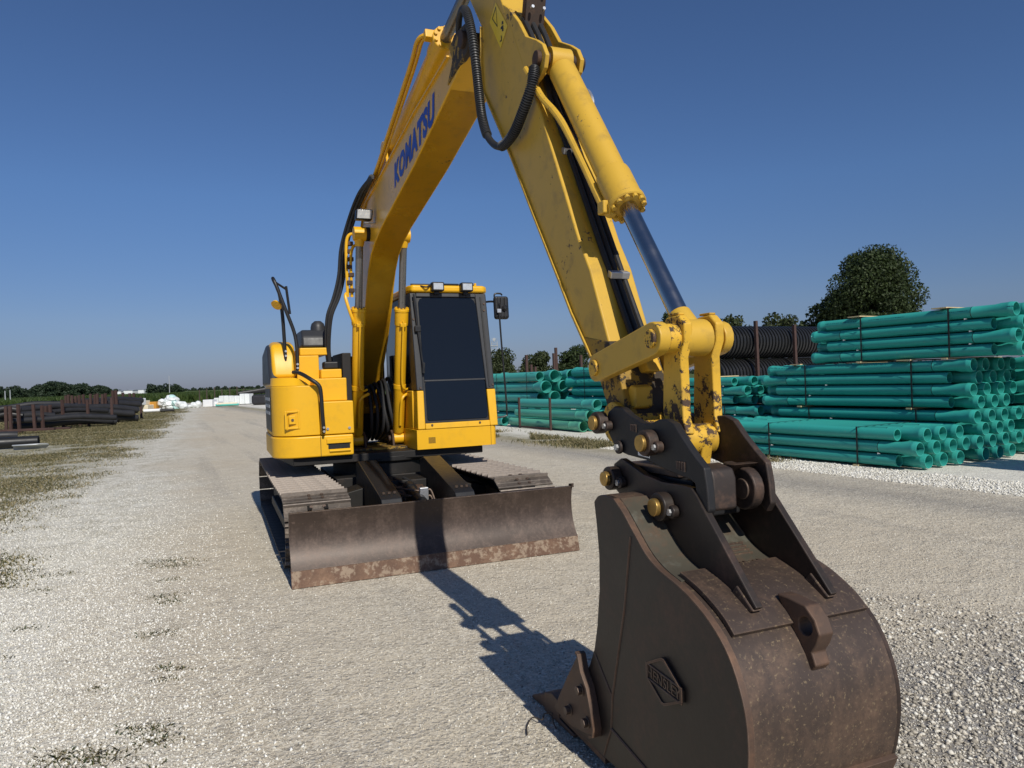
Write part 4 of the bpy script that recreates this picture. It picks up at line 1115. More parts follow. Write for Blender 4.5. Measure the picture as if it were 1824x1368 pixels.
MB().prism([(-6.20, 1.27), (-6.28, 1.255), (-6.295, 1.22), (-6.295, 1.11), (-6.20, 1.10)], -0.165, -0.06).build('latch_housing', M['coupler_edge'], CPL, 0.012)
MB().prism([(-6.12, 1.20), (-6.22, 1.262), (-6.265, 1.262), (-6.17, 1.20)], -0.045, 0.065).build('wear_ridge', M['dirt_steel'], CPL, 0.004)
MB().prism([(-5.66, 1.205), (-6.16, 1.204), (-6.16, 1.06), (-6.02, 1.07), (-5.90, 1.13), (-5.80, 1.11), (-5.66, 1.12)], -0.155, 0.064).build('grabber_gap_fill', M['coupler'], CPL, 0.01)  # hook body, added as a dark block to fill the shadowed gap
hk = MB().prism([(-6.14, 1.26)] + arc(-6.24, 1.17, 0.078, 110, 300, 10) + [(-6.13, 1.09)], 0.0, 0.045).build('lock_hook', M['coupler_edge'], CPL, 0.008)
hm = MB(); cylx(hm, -0.008, 0.001, -6.25, 1.17, 0.038, 22); hm.build('hook_pin', M['gunmetal'], CPL, 0.004)
for (y, z, rr_, xo) in ((-5.612, 1.396, 0.040, 0.0), (-5.988, 1.334, 0.042, 0.0)):
    b_ = MB(); cylx(b_, -0.252, -0.206, y, z, rr_ * 1.2, 22)
    cylx(b_, -0.238, -0.206, y - 0.06, z - 0.012, 0.022, 14)
    bo = b_.build('pin_boss', M['coupler_edge'], CPL, 0.006)
    p_ = MB(); cylx(p_, -0.270, -0.2525, y, z, rr_ * 0.78, 20); p_.build('pin', M['brass'], bo, 0.004)
    s_ = MB(); cylx(s_, -0.246, -0.2385, y - 0.06, z - 0.012, 0.012, 6); s_.build('bolt', M['zinc'], bo)
b_ = MB(); cylx(b_, -0.222, -0.206, -5.745, 1.298, 0.028, 18); bo = b_.build('pin_boss', M['coupler_edge'], CPL, 0.004)
b_ = MB(); cylx(b_, -0.232, -0.2225, -5.745, 1.298, 0.014, 6); b_.build('bolt', M['zinc'], bo)
def cquad(name, xx, q, mt):
    MB().add([(xx, y, z) for y, z in q], [(0, 1, 2, 3)]).build(name, M[mt], CPL, smooth=False, fix=False)


cquad('sticker', -0.2065, [(-5.880, 1.276), (-5.966, 1.270), (-5.970, 1.317), (-5.882, 1.323)], 'white')
cquad('sticker_text', -0.2075, [(-5.909, 1.279), (-5.961, 1.275), (-5.965, 1.313), (-5.911, 1.317)], 'decalblack')
cquad('sticker_mark', -0.2075, [(-5.888, 1.296), (-5.902, 1.295), (-5.900, 1.317), (-5.889, 1.318)], 'blue')
for (y, z, w_, h_) in ((-5.85, 1.385, 0.05, 0.026), (-6.165, 1.262, 0.06, 0.03)):
    pm = MB()
    for k in range(4):
        pm.box(-0.2085, -0.2055, y - w_ / 2 + k * w_ / 4, y - w_ / 2 + k * w_ / 4 + w_ / 5.5, z - h_ / 2 + (0.3 - 0.1 * k) * -0.02, z + h_ / 2)
    pm.build('cast_mark', M['coupler_edge'], CPL, 0.001)

# ---- bucket
KX0, KX1 = -0.350, 0.245
prof = [(-5.785, 1.09), (-5.82, 1.118), (-5.87, 1.128), (-5.945, 1.122), (-6.01, 1.08), (-6.08, 1.02), (-6.16, 0.955), (-6.24, 0.917), (-6.33, 0.895), (-6.415, 0.868), (-6.515, 0.818), (-6.60, 0.742), (-6.655, 0.635), (-6.675, 0.53), (-6.668, 0.42), (-6.635, 0.30), (-6.56, 0.18), (-6.44, 0.10), (-6.25, 0.065), (-5.9, 0.06), (-5.46, 0.058)]
open_ = [(-5.42, 0.10), (-5.60, 0.28), (-5.70, 0.40), (-5.745, 0.48), (-5.775, 0.58), (-5.805, 0.74), (-5.812, 0.88), (-5.80, 1.0)]
def csmooth(pl_, n=4):
    return [(p.y, p.z) for p in smoothpath([(0, a_, b_) for a_, b_ in pl_], n)]


prof0 = prof
prof = csmooth(prof, 4)
BK_ = strip(prof, KX0 + 0.004, KX1 - 0.004, 0.022, M['bucket'], 'bucket', EXC, 1)
# normals point outside; the sheet lies inside the outline
for x0, x1 in ((KX0 - 0.012, KX0 + 0.012), (KX1 - 0.012, KX1 + 0.012)):
    inner = [(y, z) for y, z in prof]
    MB().prism(inner + open_, x0, x1).build('side_plate', M['bucket_side'], BK_, 0.004)
strip(csmooth(prof0[3:9]), KX0 + 0.016, KX1 - 0.016, -0.004, M['bucket_olive'], 'top_skin', BK_, 1)
# weld seam and lower wear plate on the visible side
xw = KX0 - 0.012
MB().tube([(xw, -6.06, 1.0), (xw, -6.0, 0.72), (xw, -5.885, 0.34), (xw, -5.868, 0.205), (xw, -5.80, 0.07)], 0.005, 6).build('weld_seam', M['edge_rust'], BK_)
MB().tube([(xw, -5.868, 0.205), (xw, -6.15, 0.16), (xw, -6.42, 0.115)], 0.007, 6).build('weld_seam', M['edge_rust'], BK_)
MB().tube([(xw, -5.752, 0.463), (xw, -5.885, 0.335)], 0.005, 6).build('weld_seam', M['edge_rust'], BK_)
MB().prism([(-6.50, 0.15), (-6.46, 0.30), (-6.54, 0.33), (-6.64, 0.26), (-6.56, 0.17)], xw - 0.012, xw - 0.0003).build('heel_shroud', M['bucket_side'], BK_, 0.006)
strip(csmooth(prof0[3:17]), KX0 - 0.015, KX0 + 0.010, -0.006, M['edge_rust'], 'side_rim', BK_, 1)
# doubler plate on the back, lower wear strips, lifting eye
strip(csmooth([(-6.30, 0.905), (-6.415, 0.872), (-6.515, 0.822), (-6.565, 0.78)]), KX0 + 0.03, KX1 - 0.012, -0.018, M['bucket'], 'doubler_plate', BK_, 1)
strip([(-6.645, 0.335), (-6.60, 0.235), (-6.56, 0.18), (-6.44, 0.098), (-6.25, 0.063)], KX0 - 0.006, KX1 + 0.006, -0.020, M['edge_rust'], 'wear_strip', BK_, 1)
le = MB()
N_ = 12
ring = []
LEX = -0.055
ey = Vector((0, -6.595, 0.775))
od = Vector((0, -0.80, 0.60)).normalized(); dn = Vector((0, -0.60, -0.80)).normalized()
outl = [(-0.13, -0.02), (-0.10, 0.02), (-0.05, 0.075), (0.0, 0.085), (0.045, 0.075), (0.065, 0.04), (0.075, 0.01), (0.115, 0.0), (0.12, -0.03)]
vsA = [ey + dn * a_ + od * b_ for a_, b_ in outl]
hol = [ey + dn * (0.0 + 0.028 * math.cos(2 * math.pi * k / 12)) + od * (0.036 + 0.028 * math.sin(2 * math.pi * k / 12)) for k in range(12)]
bm = bmesh.new()
def ringface(x):
    A_ = [bm.verts.new((x, p.y, p.z)) for p in vsA]; B_ = [bm.verts.new((x, p.y, p.z)) for p in hol]
    ed = [bm.edges.new((A_[i], A_[(i + 1) % len(A_)])) for i in range(len(A_))] + [bm.edges.new((B_[i], B_[(i + 1) % 12])) for i in range(12)]
    bmesh.ops.triangle_fill(bm, edges=ed, use_beauty=True)
    return A_, B_
A0, B0 = ringface(LEX - 0.03); A1, B1 = ringface(LEX + 0.03)
for A_, B_ in ((A0, A1), (B0, B1)):
    for i in range(len(A_)):
        j = (i + 1) % len(A_)
        bm.faces.new((A_[i], A_[j], B_[j], B_[i]))
bmesh.ops.recalc_face_normals(bm, faces=bm.faces[:])
me = bpy.data.meshes.new('lifting_eye'); bm.to_mesh(me); bm.free(); me.materials.append(M['edge_rust'])
me.shade_smooth(); me.set_sharp_from_angle(angle=R(40))
link('lifting_eye', me, BK_, 0.006)
# ears
ear = [(-5.757, 1.253), (-5.70, 1.225), (-5.682, 1.17), (-5.70, 1.12), (-5.77, 1.085), (-5.87, 1.120), (-5.945, 1.115), (-6.08, 1.01), (-6.24, 0.908), (-6.415, 0.862), (-6.52, 0.828), (-6.557, 0.852), (-6.40, 1.02), (-6.262, 1.168), (-6.235, 1.19), (-6.195, 1.192), (-6.05, 1.19), (-5.93, 1.205), (-5.83, 1.235)]
for k, (x0, x1) in enumerate(((-0.215, -0.185), (0.095, 0.125))):
    e_ = MB().prism(ear, x0, x1).build('ear', M['bucket_side'], BK_, 0.005)
    foot = MB().prism([(-6.44, 0.872), (-6.525, 0.832), (-6.55, 0.84), (-6.47, 0.905)], x0 - 0.006, x1 + 0.006).build('ear_weld', M['bucket'], e_, 0.006)
for (y, z, rr_) in ((-5.725, 1.169, 0.043), (-6.087, 1.105, 0.046)):
    b_ = MB(); cylx(b_, -0.262, -0.2155, y, z, rr_ * 1.15, 24); cylx(b_, -0.245, -0.2155, y - 0.058, z - 0.012, 0.024, 14)
    bo = b_.build('pin_boss', M['bucket_side'], BK_, 0.007)
    p_ = MB(); cylx(p_, -0.284, -0.2625, y, z, rr_ * 0.72, 20); p_.build('pin', M['brass'], bo, 0.005)
    s_ = MB(); cylx(s_, -0.254, -0.2455, y - 0.058, z - 0.012, 0.013, 6); s_.build('bolt', M['zinc'], bo)
    t2 = MB(); cylx(t2, -0.184, 0.094, y, z, 0.036, 18); t2.build('cross_pin', M['grease'], bo)
# plate between the ears with cast marks and a paper label
strip([(-6.02, 1.07), (-6.08, 1.015), (-6.16, 0.95), (-6.24, 0.912), (-6.33, 0.89)], -0.11, 0.04, -0.012, M['bucket_olive'], 'centre_plate', BK_, 1)
cmk = MB()
for j in range(6):
    cmk.box(-0.075 + 0.02 * j, -0.064 + 0.02 * j, -6.31 + 0.008 * (j % 2), -6.285 + 0.004 * (j % 3), 0.903, 0.918)
for j in range(4):
    cmk.box(-0.08, 0.05, -6.235 + 0.017 * j, -6.228 + 0.017 * j, 0.924 + 0.008 * j, 0.932 + 0.009 * j)
cmk.build('cast_mark', M['bucket'], BK_, 0.001)
lb = MB().add([(-0.105, -6.145, 0.985), (-0.08, -6.145, 0.985), (-0.08, -6.06, 1.052), (-0.105, -6.06, 1.052)], [(0, 1, 2, 3)])
lb.build('paper_label', M['white'], BK_, smooth=False, fix=False)
# emblem: a raised elongated diamond with a lettered band
EC = Vector((xw - 0.001, -6.262, 0.540))
ed_ = [(-6.158, 0.572), (-6.255, 0.622), (-6.272, 0.622), (-6.372, 0.552), (-6.372, 0.512), (-6.268, 0.460), (-6.250, 0.460), (-6.158, 0.520)]
em = MB().prism(ed_, xw - 0.010, xw - 0.0002).build('emblem', M['bucket_side'], BK_, 0.003)
rimv = []
c0 = Vector((0, -6.264, 0.541))
rm = MB(); n_ = len(ed_)
vo = [(xw - 0.0102, y, z) for y, z in ed_]; vi = [(xw - 0.0102, c0.y + (y - c0.y) * 0.9, c0.z + (z - c0.z) * 0.88) for y, z in ed_]
vo2 = [(xw - 0.015, p[1], p[2]) for p in vo]; vi2 = [(xw - 0.015, p[1], p[2]) for p in vi]
rm.add(vo + vi + vo2 + vi2, [f_ for i in range(n_) for f_ in ((i + 2 * n_, (i + 1) % n_ + 2 * n_, (i + 1) % n_ + 3 * n_, i + 3 * n_), (i, (i + 1) % n_, (i + 1) % n_ + 2 * n_, i + 2 * n_), (i + n_, i + 3 * n_, (i + 1) % n_ + 3 * n_, (i + 1) % n_ + n_))])
rm.build('emblem_rim', M['edge_rust'], em)
for s_ in (-1, 1):
    rb_ = MB().tube([(xw - 0.012, -6.160, 0.546 + s_ * 0.026), (xw - 0.012, -6.37, 0.532 + s_ * 0.026)], 0.0035, 6)
    rb_.build('emblem_band', M['edge_rust'], em)
tm = text_mesh('HENSLEY', 1.0, 0.0, M['edge_rust'], 0.0, 0.0, 1.05)
co_ = np.empty(len(tm.vertices) * 3); tm.vertices.foreach_get('co', co_); co_ = co_.reshape(-1, 3)
lo, hi = co_.min(0), co_.max(0)
co_[:, 0] = (co_[:, 0] - lo[0]) / (hi[0] - lo[0]) * 0.195
co_[:, 1] = (co_[:, 1] - lo[1]) / (hi[1] - lo[1]) * 0.036
co_[:, 2] = 0
tm.vertices.foreach_set('co', co_.ravel())
lt_ = link('emblem_lettering', tm, em)
xd = Vector((0, -1, -0.066)).normalized(); zd = Vector((-1, 0, 0)); yd = zd.cross(xd)
mm = Matrix((xd, yd, zd)).transposed().to_4x4(); mm.translation = Vector((xw - 0.0135, -6.166, 0.527))
lt_.matrix_basis = mm
so_ = lt_.modifiers.new('solid', 'SOLIDIFY'); so_.thickness = 0.003
# cutting lip, teeth, side cutters
MB().prism([(-5.38, 0.045), (-5.80, 0.030), (-5.80, 0.0575), (-5.40, 0.068)], KX0 - 0.010, KX1 + 0.010).build('lip', M['edge_rust'], BK_, 0.004)
for k in range(5):
    xt = KX0 + 0.03 + (KX1 - KX0 - 0.06) * k / 4
    th_ = MB()
    th_.add([(xt - 0.032, -5.22, 0.012), (xt + 0.032, -5.22, 0.012), (xt + 0.036, -5.05, 0.004), (xt - 0.036, -5.05, 0.004),
             (xt - 0.030, -5.22, 0.085), (xt + 0.030, -5.22, 0.085), (xt + 0.034, -5.05, 0.016), (xt - 0.034, -5.05, 0.016)],
            [(0, 1, 2, 3), (4, 7, 6, 5), (0, 4, 5, 1), (1, 5, 6, 2), (2, 6, 7, 3), (3, 7, 4, 0)])
    to = th_.build('tooth', M['edge_rust'], BK_, 0.006)
    MB().prism([(-5.215, 0.005), (-5.215, 0.095), (-5.30, 0.125), (-5.52, 0.10), (-5.52, 0.07), (-5.375, 0.072), (-5.375, 0.035), (-5.52, 0.028), (-5.52, 0.01)], xt - 0.04, xt + 0.04).build('tooth_adapter', M['edge_rust'], to, 0.006)
sc = [(-5.655, 0.445), (-5.672, 0.44), (-5.695, 0.375), (-5.742, 0.325), (-5.77, 0.25), (-5.792, 0.175), (-5.785, 0.14), (-5.755, 0.125), (-5.56, 0.085), (-5.40, 0.085), (-5.385, 0.10), (-5.52, 0.28)]
for sx, x0, x1 in ((-1, KX0 - 0.036, KX0 - 0.0125), (1, KX1 + 0.0125, KX1 + 0.036)):
    scm = MB().prism(sc, x0, x1).build('side_cutter', M['edge_rust'], BK_, 0.004)
    xe = x0 - 0.012 if sx < 0 else x1
    if sx < 0:
        strip([(-5.655, 0.447), (-5.674, 0.44), (-5.697, 0.375), (-5.744, 0.325), (-5.772, 0.25), (-5.794, 0.175), (-5.784, 0.138), (-5.752, 0.123)], x0 - 0.02, x0 + 0.006, 0.012, M['edge_rust'], 'flange', scm, 1)
    for (y, z) in ((-5.665, 0.285), (-5.55, 0.155), (-5.71, 0.168)):
        bmb = MB()
        if sx < 0:
            cylx(bmb, x0 - 0.006, x0 - 0.0003, y, z, 0.024, 14); cylx(bmb, x0 - 0.026, x0 - 0.0062, y, z, 0.019, 6)
        else:
            cylx(bmb, x1 + 0.0003, x1 + 0.026, y, z, 0.019, 6)
        bmb.build('bolt', M['gunmetal'], scm, 0.003)
rt = MB()
rt.tube(smoothpath([(-0.395, -5.38, 0.07), (-0.41, -5.33, 0.05), (-0.43, -5.34, 0.03), (-0.45, -5.28, 0.02), (-0.50, -5.33, 0.012), (-0.53, -5.40, 0.01)], 5), 0.003, 6)
rt.tube(smoothpath([(-0.395, -5.38, 0.07), (-0.405, -5.41, 0.045), (-0.40, -5.43, 0.02)], 4), 0.003, 6)
tag(rt.build('root_strand', M['bark']), 'thin dry root dangling from the bucket lip onto the gravel', 'root')
bpy.data.objects['root_strand'].matrix_world = Matrix.Translation(ORG) @ Matrix.Rotation(TH, 4, 'Z')
#PART3
# ------------------------------------------------------------------ pipe yard
PA = R(29.0)
PP = Vector((math.sin(PA), -math.cos(PA), 0))      # towards the bell ends in view
PQ = Vector((math.cos(PA), math.sin(PA), 0))


def pipe_mesh(name, r, rb, L, mat, wall=0.011, seg=22):
    k = r / 0.095
    pr = [(0.0, rb - 0.004), (0.012, rb), (0.045, rb + 0.002), (0.06, rb + 0.006), (0.085, rb + 0.006), (0.10, rb), (0.20 * k, rb), (0.30 * k, r)]
    pr += [(0.62, r), (0.622, r + 0.0008), (0.634, r + 0.0008), (0.636, r), (L * 0.5, r), (L, r), (L, r - wall), (L * 0.5, r - wall), (0.29 * k, r - wall), (0.20 * k, rb - wall), (0.0, rb - wall)]
    mb = MB().lathe((0, 0, 0), (0, 1, 0), pr, seg, close=True)
    for i in range(9 * seg, 10 * seg): mb.mi[i] = 1
    return mb.mesh(name, [mat, M['strap']], True, 30)


PIPES = {}


def get_pipe(r, rb, L, mk):
    key = (r, rb, L, mk)
    if key not in PIPES: PIPES[key] = pipe_mesh('pipe', r, rb, L, M[mk])
    return PIPES[key]


box_cache = {}


def add_box(name, x0, x1, y0, y1, z0, z1, mat, parent, bevel=0.0):
    return MB().box(x0, x1, y0, y1, z0, z1).build(name, mat, parent, bevel, fix=False, smooth=False)


def bundle(label, org, z0, nx, nz, pitch, L=3.84, r=None, rb=None, mk='pvc', straps=((0.95, 0), (3.1, 0)), strapmat='strap', timbers=(0.9, 3.15), topt=True, clips=True, seed=0):
    rr = random.Random(seed)
    r = r or pitch * 0.462; rb = rb or pitch * 0.54
    root = empty('pipe_bundle', (org[0], org[1], z0), PA)
    tag(root, label, 'pipe bundle', 'bundles of green sewer pipe')
    me = get_pipe(r, rb, L, mk)
    for i in range(nx):
        for k in range(nz):
            o = link('pipe', me, root)
            flip = (i + k) % 2 == 0
            x, z = (i + 0.5) * pitch, (k + 0.5) * pitch
            j = rr.uniform(-0.02, 0.02)
            if not flip:
                o.location = (x, j, z); o.rotation_euler = (0, rr.uniform(0, 6.28), 0)
            else:
                o.rotation_euler = (0, rr.uniform(0, 6.28), math.pi); o.location = (x, L + 0.36 + j, z)
    w_, h_ = nx * pitch, nz * pitch
    sm = M[strapmat]
    for (yy, _) in straps:
        st = MB()
        a_, b_ = -0.004, w_ + 0.004
        st.box(a_ - 0.003, a_, yy - 0.014, yy + 0.014, -0.002, h_ + 0.005)
        st.box(b_, b_ + 0.003, yy - 0.014, yy + 0.014, -0.002, h_ + 0.005)
        st.box(a_, b_, yy - 0.014, yy + 0.014, h_ + 0.002, h_ + 0.005)
        st.build('strap', sm, root, fix=False, smooth=False)
    for yy in timbers:
        add_box('timber', -0.005, w_ + 0.005, yy - 0.045 + 0.12, yy + 0.045 + 0.12, -0.028, -0.002, M['wood'], root)
        if topt: add_box('timber', -0.015, w_ * 0.7, yy - 0.045 + 0.10, yy + 0.30, h_ + 0.0055, h_ + 0.024, M['wood'], root)
    if clips:
        for k in range(1, nz):
            for yy in (0.62 + 0.13 * rr.random(), 2.55 + 0.5 * rr.random()):
                if rr.random() < 0.75:
                    c_ = MB().add([(-0.001, yy, k * pitch - 0.012), (-0.001, yy, k * pitch + 0.012), (-0.001, yy - 0.045, k * pitch), (0.012, yy, k * pitch - 0.012), (0.012, yy, k * pitch + 0.012), (0.012, yy - 0.045, k * pitch)],
                                  [(0, 1, 2), (5, 4, 3), (0, 3, 4, 1), (1, 4, 5, 2), (2, 5, 3, 0)])
                    c_.build('strap_clip', M['white'], root, fix=False, smooth=False)
    return root


F0 = Vector((5.96, 10.72, 0))
G0 = F0 + PQ * 1.50
bundle('low front bundle of teal pipes nearest the gravel lane, three rows high', F0, 0.032, 7, 3, 0.20, seed=1, topt=False, straps=((0.98, 0), (2.75, 0)))
bundle('bottom teal pipe bundle of the tall stack, behind the low front bundle', G0 + PP * 0.02, 0.032, 7, 4, 0.20, seed=2, topt=False)
bundle('middle teal pipe bundle of the tall stack, with black straps and pale timbers', G0 - PP * 0.04, 0.862, 7, 4, 0.20, seed=3)
bundle('topmost teal pipe bundle of the tall stack, jutting towards the right edge', G0 + PP * 0.64, 1.692, 7, 4, 0.20, L=3.28, seed=4, straps=((0.98, 0), (2.55, 0)), timbers=(0.95, 2.5))
G1 = G0 + PQ * 1.48
bundle('bottom teal pipe bundle cut by the right picture edge', G1 + PP * 0.05, 0.032, 7, 4, 0.20, seed=5, topt=False)
bundle('upper teal pipe bundle cut by the right picture edge', G1 + PP * 0.16, 0.862, 7, 4, 0.20, seed=6)
H0 = Vector((8.0, 8.95, 0)) + PP * 4.4  # unseen stack inferred from its shadow, sized to shade the bundle ends
bundle('bottom teal pipe bundle standing unseen beyond the right picture edge', H0, 0.032, 6, 4, 0.20, seed=7, topt=False)
bundle('middle teal pipe bundle standing unseen beyond the right picture edge', H0, 0.862, 6, 4, 0.20, seed=8)
bundle('top teal pipe bundle standing unseen beyond the right picture edge', H0, 1.692, 6, 4, 0.20, seed=18)
B0 = Vector((5.16, 15.25, 0))
bundle('lower teal pipe bundle half hidden behind the bucket linkage', B0, 0.032, 6, 4, 0.20, seed=9, topt=False)
bundle('upper teal pipe bundle with pale straps beside the black corrugated pipes', B0 - PP * 0.35, 0.862, 6, 3, 0.20, seed=10, straps=((1.05, 0), (3.3, 0)), strapmat='strapwhite')
C0 = Vector((3.75, 19.8, 0))
bundle('lower bundle of wide teal pipes behind the excavator arm', C0 + PP * 0.2, 0.032, 4, 2, 0.30, seed=11, topt=False, r=0.143, rb=0.175)
bundle('upper bundle of wide teal pipes behind the excavator arm', C0, 0.664, 4, 4, 0.30, seed=12, r=0.143, rb=0.175, clips=True, topt=False)
bundle('bundle of wide teal pipes with open bells right of the cab', Vector((0.95, 23.35, 0)), 0.08, 4, 5, 0.345, seed=13, r=0.160, rb=0.200, mk='pvc_mid', topt=False, clips=False, timbers=(0.9, 3.15))

# loose light pipes in a low rusty rack
E0 = Vector((1.99, 20.5, 0))
loose = [((0.0, 0.0, 0.17), 'pvc_light', 'lowest faded green pipe leaning in the low rusty rack'),
         ((0.06, -0.28, 0.475), 'pvc_light2', 'second teal pipe up in the low rusty rack'),
         ((0.14, -0.50, 0.785), 'pvc_mid', 'top teal pipe in the low rusty rack'),
         ((0.36, 0.10, 0.17), 'pvc_mid', 'teal pipe lying behind the lowest pipe of the rack'),
         ((0.70, 0.0, 0.17), 'pvc', 'teal pipe lying on the ground right of the low rack'),
         ((1.04, -0.4, 0.17), 'pvc_mid', 'teal pipe lying on the ground furthest right of the low rack'),
         ((0.48, -0.30, 0.46), 'pvc', 'teal pipe resting on the ground pipes behind the low rack'),
         ((-0.05, 4.55, 0.17), 'pvc_mid', 'short teal pipe end poking out beside the cab corner')]
M['pvc_light2'] = pvc('pale_teal_pipe_plastic', (0.085, 0.42, 0.31))
for (q, a_, z), mk, lab in loose:
    rb = 0.156
    me = get_pipe(0.14, rb, 4.2 if a_ < 4 else 1.6, mk)
    o = link('loose_pipe', me)
    p_ = E0 + PQ * q - PP * a_
    o.location = (p_.x, p_.y, z); o.rotation_euler = (0, 0, PA + rnd.uniform(-0.01, 0.01))
    tag(o, lab, 'pipe', 'loose pipes by the low rack')
rk = empty('pipe_rack', (E0.x, E0.y, 0), PA)
tag(rk, 'low rusty steel rack holding three loose green pipes', 'rack')
for yy in (1.44, 3.31):
    add_box('post', -0.235, -0.175, yy - 0.03, yy + 0.03, 0.0, 0.98, M['rust'], rk, 0.006)
add_box('rail', -0.23, -0.18, 1.475, 3.275, 0.02, 0.075, M['rust'], rk, 0.006)

# big black corrugated pipes
BC0 = Vector((5.45, 20.75, 0))
pr = [(0.0, 0.40)]
d_ = 0.0
Lc = 6.4
while d_ < Lc - 0.13:
    pr += [(d_ + 0.012, 0.44), (d_ + 0.022, 0.484), (d_ + 0.085, 0.484), (d_ + 0.097, 0.44), (d_ + 0.133, 0.438)]
    d_ += 0.133
pr += [(Lc, 0.40), (Lc, 0.39), (0.0, 0.39)]
cm_ = MB().lathe((0, 0, 0), (1, 0, 0), pr, 36, close=True).mesh('corrugated_pipe', M['blackpipe'], True, 50)
for k, (z, dx, lab) in enumerate(((0.49, 0.1, 'lowest big black corrugated pipe hidden behind the teal bundles'), (1.46, 0.35, 'middle big black corrugated pipe behind the teal bundles'), (2.43, 0.0, 'topmost big black corrugated pipe of the stack behind the rusty posts'))):
    o = link('corrugated_pipe', cm_)
    p_ = BC0 + PQ * dx
    o.location = (p_.x, p_.y, z); o.rotation_euler = (rnd.uniform(0, 6), 0, PA)
    tag(o, lab, 'pipe', 'big black corrugated pipes')
for k, (px, lab) in enumerate(((1351, 'left rusty post in front of the big black corrugated pipes'), (1419, 'right rusty post in front of the big black corrugated pipes'))):
    t_ = (px - 912) / 1290.0
    b_ = BC0 + PP * 0.60
    # intersection of the sight line with the row of posts
    s_ = (t_ * b_.y - b_.x) / (PQ.x - t_ * PQ.y)
    p_ = b_ + PQ * s_
    o = MB().box(-0.045, 0.045, -0.045, 0.045, 0, 3.02 - 0.1 * k).build('rack_post', M['rust'], bevel=0.006)
    o.location = (p_.x, p_.y, 0); o.rotation_euler = (0, R(-0.8), PA)
    tag(o, lab, 'post', 'rusty rack posts')
for k, (px, Y, h) in enumerate(((940, 30, 2.55), (989, 30.5, 2.60), (993, 31, 2.85), (948, 33, 2.2), (955, 33, 2.1), (1037, 31, 2.5))):
    o = MB().box(-0.05, 0.05, -0.05, 0.05, 0, h).build('rack_post', M['rust'], bevel=0.006)
    o.location = ((px - 912) / 1290.0 * Y, Y, 0); o.rotation_euler = (0, R(-0.6), PA)
    tag(o, ('leftmost tall', 'tall leaning', 'tallest', 'short second', 'short third', 'rightmost')[k] + ' rusty post rising above the bell-ended teal pipes', 'post', 'rusty rack posts')

# ------------------------------------------------------------------ trees


def leaf_cloud(name, centers, radii, n, size, mat, seed, parent=None, flat=0.75):
    g_ = np.random.default_rng(seed)
    centers = np.asarray(centers, float); radii = np.asarray(radii, float)
    wts = radii ** 2; wts /= wts.sum()
    idx = g_.choice(len(centers), n, p=wts)
    d = g_.normal(size=(n, 3)); d /= np.linalg.norm(d, axis=1)[:, None]
    rad = radii[idx] * (0.55 + 0.5 * g_.random(n) ** 0.6)
    c = centers[idx] + d * rad[:, None] * np.array([1, 1, flat])
    nrm = d + 0.8 * g_.normal(size=(n, 3)); nrm /= np.linalg.norm(nrm, axis=1)[:, None]
    a = np.cross(nrm, g_.normal(size=(n, 3))); a /= np.linalg.norm(a, axis=1)[:, None]
    b = np.cross(nrm, a)
    s_ = size * (0.6 + 0.8 * g_.random(n))[:, None]
    v = np.stack([c - a * s_, c - b * s_ * 0.6, c + a * s_, c + b * s_ * 0.6], 1).reshape(-1, 3)
    me = bpy.data.meshes.new(name)
    me.vertices.add(4 * n); me.vertices.foreach_set('co', v.ravel())
    me.loops.add(4 * n); me.loops.foreach_set('vertex_index', np.arange(4 * n))
    me.polygons.add(n); me.polygons.foreach_set('loop_start', np.arange(n) * 4); me.polygons.foreach_set('loop_total', np.full(n, 4))
    me.materials.append(mat); me.update(); me.validate()
    return link(name, me, parent)


def tree(label, X, Y, h, rx, n, size, mat, seed, clear=0.25, nc=16, group='trees behind the pipe yard', spread=1.0):
    rr = random.Random(seed)
    root = empty('tree', (X, Y, 0), 0)
    tag(root, label, 'tree', group)
    tk = MB().tube(smoothpath([(0, 0, 0), (0.05 * h * 0.2, 0, h * 0.2), (-0.03, 0.02, h * 0.45), (0, 0, h * 0.75)], 4), [h * 0.03 * (1 - 0.7 * i / 12) for i in range(13)], 9)
    cs, rs = [], []
    for i in range(nc):
        an = rr.uniform(0, 6.283); u_ = rr.random()
        z = h * (clear + (1 - clear) * (0.18 + 0.66 * u_))
        prof_ = math.sin(math.pi * min(0.95, 0.22 + 0.72 * u_)) ** 0.7
        rad = rx * 0.62 * prof_ * math.sqrt(rr.random()) * spread
        cs.append((math.cos(an) * rad, math.sin(an) * rad, z)); rs.append(rx * rr.uniform(0.28, 0.46))
        tk.tube([(0, 0, h * rr.uniform(0.25, 0.5)), (cs[-1][0] * 0.6, cs[-1][1] * 0.6, z * 0.9)], [h * 0.010, h * 0.003], 5)
    tk.build('trunk', M['bark'], root, fix=False)
    leaf_cloud('crown', cs, rs, n, size, mat, seed, root, 0.8)
    return root


tree('large dense round dark tree rising behind the teal pipe stacks', 22.6, 45, 9.5, 3.4, 60000, 0.085, M['leaf'], 21, 0.10, 60)
tree('thin dark tree at the left flank of the large round tree', 19.9, 46.5, 6.0, 1.7, 3200, 0.12, M['leaf'], 22, 0.25, 14, spread=1.3)
tree('sparse bushy tree left of the large round tree above the black pipes', 20.2, 54, 6.0, 1.9, 2600, 0.13, M['leaf2'], 23, 0.3, 14, spread=1.3)
tree('sparse tree top above the left end of the black corrugated pipes', 15.2, 50, 5.7, 1.5, 1500, 0.12, M['leaf2'], 24, 0.3, 10, spread=1.3)
tree('small sparse tree top just right of the linkage joint', 17.1, 51, 5.2, 1.4, 1300, 0.12, M['leaf2'], 25, 0.3, 10, spread=1.3)
tree('tree top peeking past the chrome cylinder rod', 13.6, 60, 7.0, 2.2, 3500, 0.14, M['leaf'], 26, 0.25, 14)
